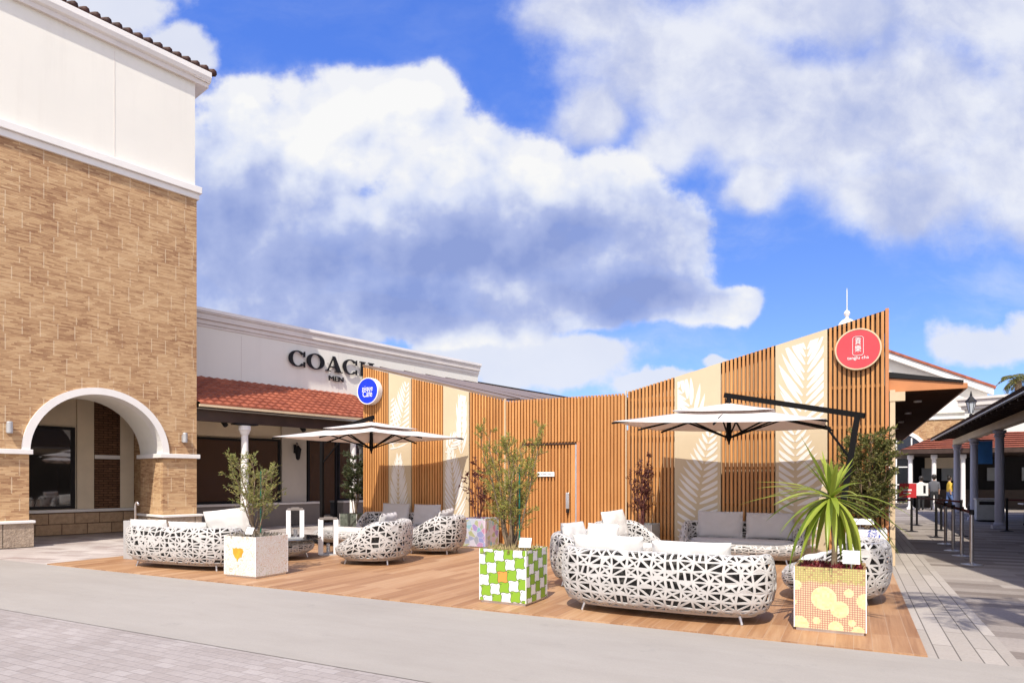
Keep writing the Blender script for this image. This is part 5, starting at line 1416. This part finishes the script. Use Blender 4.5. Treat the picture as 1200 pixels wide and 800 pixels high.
# street lamp
t = thing('street_lamp', 'black lantern street lamp rising behind the arcade roof', 'street lamp', (5.05, 38.5, 0))
b = MB(); b.lathe([(.16, 0), (.16, .3), (.08, .5), (.055, .9), (.045, 4.6), (.09, 4.65), (.05, 4.75)], 12); b.build('post', M['black'], t)
b = MB(); b.lathe([(.08, 4.76), (.20, 5.3)], 6); lb_ = b.build('lamp_glass', M['glass_lit'], t)
b = MB(); b.lathe([(.25, 5.30), (.25, 5.34), (.12, 5.5), (.05, 5.6), (.05, 5.66), (.01, 5.85)], 6); b.build('lamp_cap', M['black'], t)
b = MB()
for k in range(6): a = 2*pi*k/6; b.bar((.085*cos(a), .085*sin(a), 4.76), (.205*cos(a), .205*sin(a), 5.3), .02)
b.build('lamp_bars', M['black'], t)
# palms
def palm(label, loc, ht, fl, nf, seed, tr=.16):
    rnd = random.Random(seed); t = thing('palm_tree', label, 'tree', loc)
    b = MB(); pts = [(.1*sin(k*.4), .06*k*.2, ht*k/10) for k in range(11)]
    b.tube(pts, [tr*(1.25-.35*k/10)*(1+.06*(k % 2)) for k in range(11)], 10); b.build('trunk', M['stem_brown'], t)
    top = Vector(pts[-1]); lb = MB()
    for i in range(nf):
        az = 2*pi*i/nf*2.4 + rnd.uniform(-.3, .3); el = rnd.uniform(-.3, 1.3); L = fl*rnd.uniform(.75, 1.1); p = top.copy(); e = el
        for k in range(16):
            d = Vector((cos(az)*cos(e), sin(az)*cos(e), sin(e))); p2 = p + d*L/16
            lb.bar(p, p2, .022*(1-k/18), .016)
            if k > 2:
                for sd in (-1, 1):
                    q = Vector((-sin(az)*sd, cos(az)*sd, 0))*.75 + d*.55 + Vector((0, 0, -.22)); ll = L*.34*sin(pi*(k/17)**.8)
                    leafq(lb, p, q, ll, .05*fl/1.6, rnd, .1)
            p = p2; e -= .105 + .02*rnd.random()
    lb.build('crown', M['lf_palm'], t)
palm('palm tree rising above the white parapet at the right edge', (11.9, 66, 0), 9.7, 1.75, 34, 5, .25)
palm('tall palm tree shading the stone pavement beside the camera', (2.5, 4.5, 0), 6.3, 1.7, 22, 8)
nb = thing('neighbour_building', 'tall white shop block beside the camera that shades the stone pavement', 'building', (3.05, 6.9, 0))
b = MB(); b.box(0, 14, 0, 1.75, 0, 14.2); b.build('wall', M['white_stucco'], nb)
b = MB(); b.box(-.12, 14, -.12, 1.87, 14.202, 14.5); b.build('cornice', M['lilac_trim'], nb)
for x in (1.2, 4.6, 8):
    b = MB(); b.box(x, x+2.4, -.03, -.002, .3, 2.8); f_ = b.build('window', M['black'], nb)
    b = MB(); b.box(x+.08, x+2.32, -.04, -.031, .38, 2.72); b.build('pane', M['glass'], f_)
# ------------------------------------------------------------------ people
def person(label, loc, rz, top, legs, pose='stand', hgt=1.65, cap=None):
    k = hgt/1.7
    t = thing('person', label, 'person', loc, rz)
    sit = pose == 'sit'
    hz2 = .50 if sit else .92
    V = [(0, 0, hz2), (0, 0, hz2+.22), (0, .0, hz2+.44), (0, 0, hz2+.54), (0, .015, hz2+.61)]; rad = [.145, .135, .15, .06, .062]; E_ = [(0, 1), (1, 2), (2, 3), (3, 4)]
    V += [(0, .03, hz2+.70), (0, .02, hz2+.78)]; rad += [.088, .075]; E_ += [(4, 5), (5, 6)]
    def chain(st, pts):
        p = st
        for (x, y, z, r) in pts:
            V.append((x, y, z)); rad.append(r); E_.append((p, len(V)-1)); p = len(V)-1
    for s_ in (-1, 1):
        sw = .06*s_ if pose == 'walk' else .02*s_
        chain(2, [(s_*.18, 0, hz2+.44, .062), (s_*.22, .0-sw, hz2+.17, .046), (s_*.20, .10-sw*2, hz2-.05, .036), (s_*.195, .13-sw*2, hz2-.13, .040)])
        if sit: chain(0, [(s_*.10, .1, hz2-.02, .095), (s_*.12, .44, hz2-.02, .065), (s_*.12, .46, .1, .045), (s_*.12, .58, .04, .04)])
        else: chain(0, [(s_*.09, 0, hz2-.10, .095), (s_*.10, .03+sw*1.5, .48, .066), (s_*.10, sw*3.2-.01, .09, .045), (s_*.11, sw*3.2+.12, .04, .042)])
    me = bpy.data.meshes.new('body'); me.from_pydata([tuple(c*k for c in v) for v in V], E_, [])
    o = bpy.data.objects.new('tmp', me); COL.objects.link(o)
    o.modifiers.new('s', 'SKIN'); 
    for i, sv in enumerate(me.skin_vertices[0].data): sv.radius = (rad[i]*k*(1.25 if i in (0, 1, 2) else 1), rad[i]*k*(.85 if i in (0, 1, 2) else 1)); sv.use_root = (i == 0)
    sb = o.modifiers.new('u', 'SUBSURF'); sb.levels = 2; sb.render_levels = 2
    dg = bpy.context.evaluated_depsgraph_get(); dg.update()
    m2 = bpy.data.meshes.new_from_object(o.evaluated_get(dg)); bpy.data.objects.remove(o)
    m2.name = 'body'; m2.materials.clear()
    for q in (M['skin'], M[top], M[legs], M['black']): m2.materials.append(q)
    for p in m2.polygons:
        c = p.center/k; z = c.z
        if z > hz2+.55: i = 0
        elif z < .07: i = 3
        elif (sit and (c.y > .14 and z < hz2+.1 and abs(c.x) < .17)) or z < hz2+.02 and abs(c.x) < .18: i = 2
        elif abs(c.x) > .17 and z < hz2+.15: i = 0
        else: i = 1
        p.material_index = i; p.use_smooth = True
    bo = bpy.data.objects.new('body', m2); COL.objects.link(bo); bo.parent = t
    b = MB(); n_ = 12
    b.lathe([(.03, -.13), (.085, -.10), (.105, -.03), (.105, .04), (.08, .10), (.03, .125)], n_, (0, -.012, hz2+.745)); 
    b.v = [(x*k, (y if y < .04 else .04+(y-.04)*.25)*k, z*k) for x, y, z in b.v]
    b.build('hair', M[cap] if cap else M['hair'], t, smooth=True)
    return t
person('person in a white shirt and black trousers standing at the kiosk counter', (3.02, 38.9, 0), .2, 'c_white', 'c_black', hgt=1.66)
person('person in a dark grey top and black trousers standing at the kiosk', (3.62, 39.4, 0), -.1, 'c_grey', 'c_black', hgt=1.74)
person('person in a yellow top and blue jeans walking beside the arcade column', (4.42, 40.8, 0), -1.3, 'c_yellow', 'c_jean', 'walk', 1.68)
person('person in a grey top seated on the dark chair by the cafe table', (5.25, 26.66, 0), .2, 'c_grey', 'c_black', 'sit', 1.68, 'tan_rim')
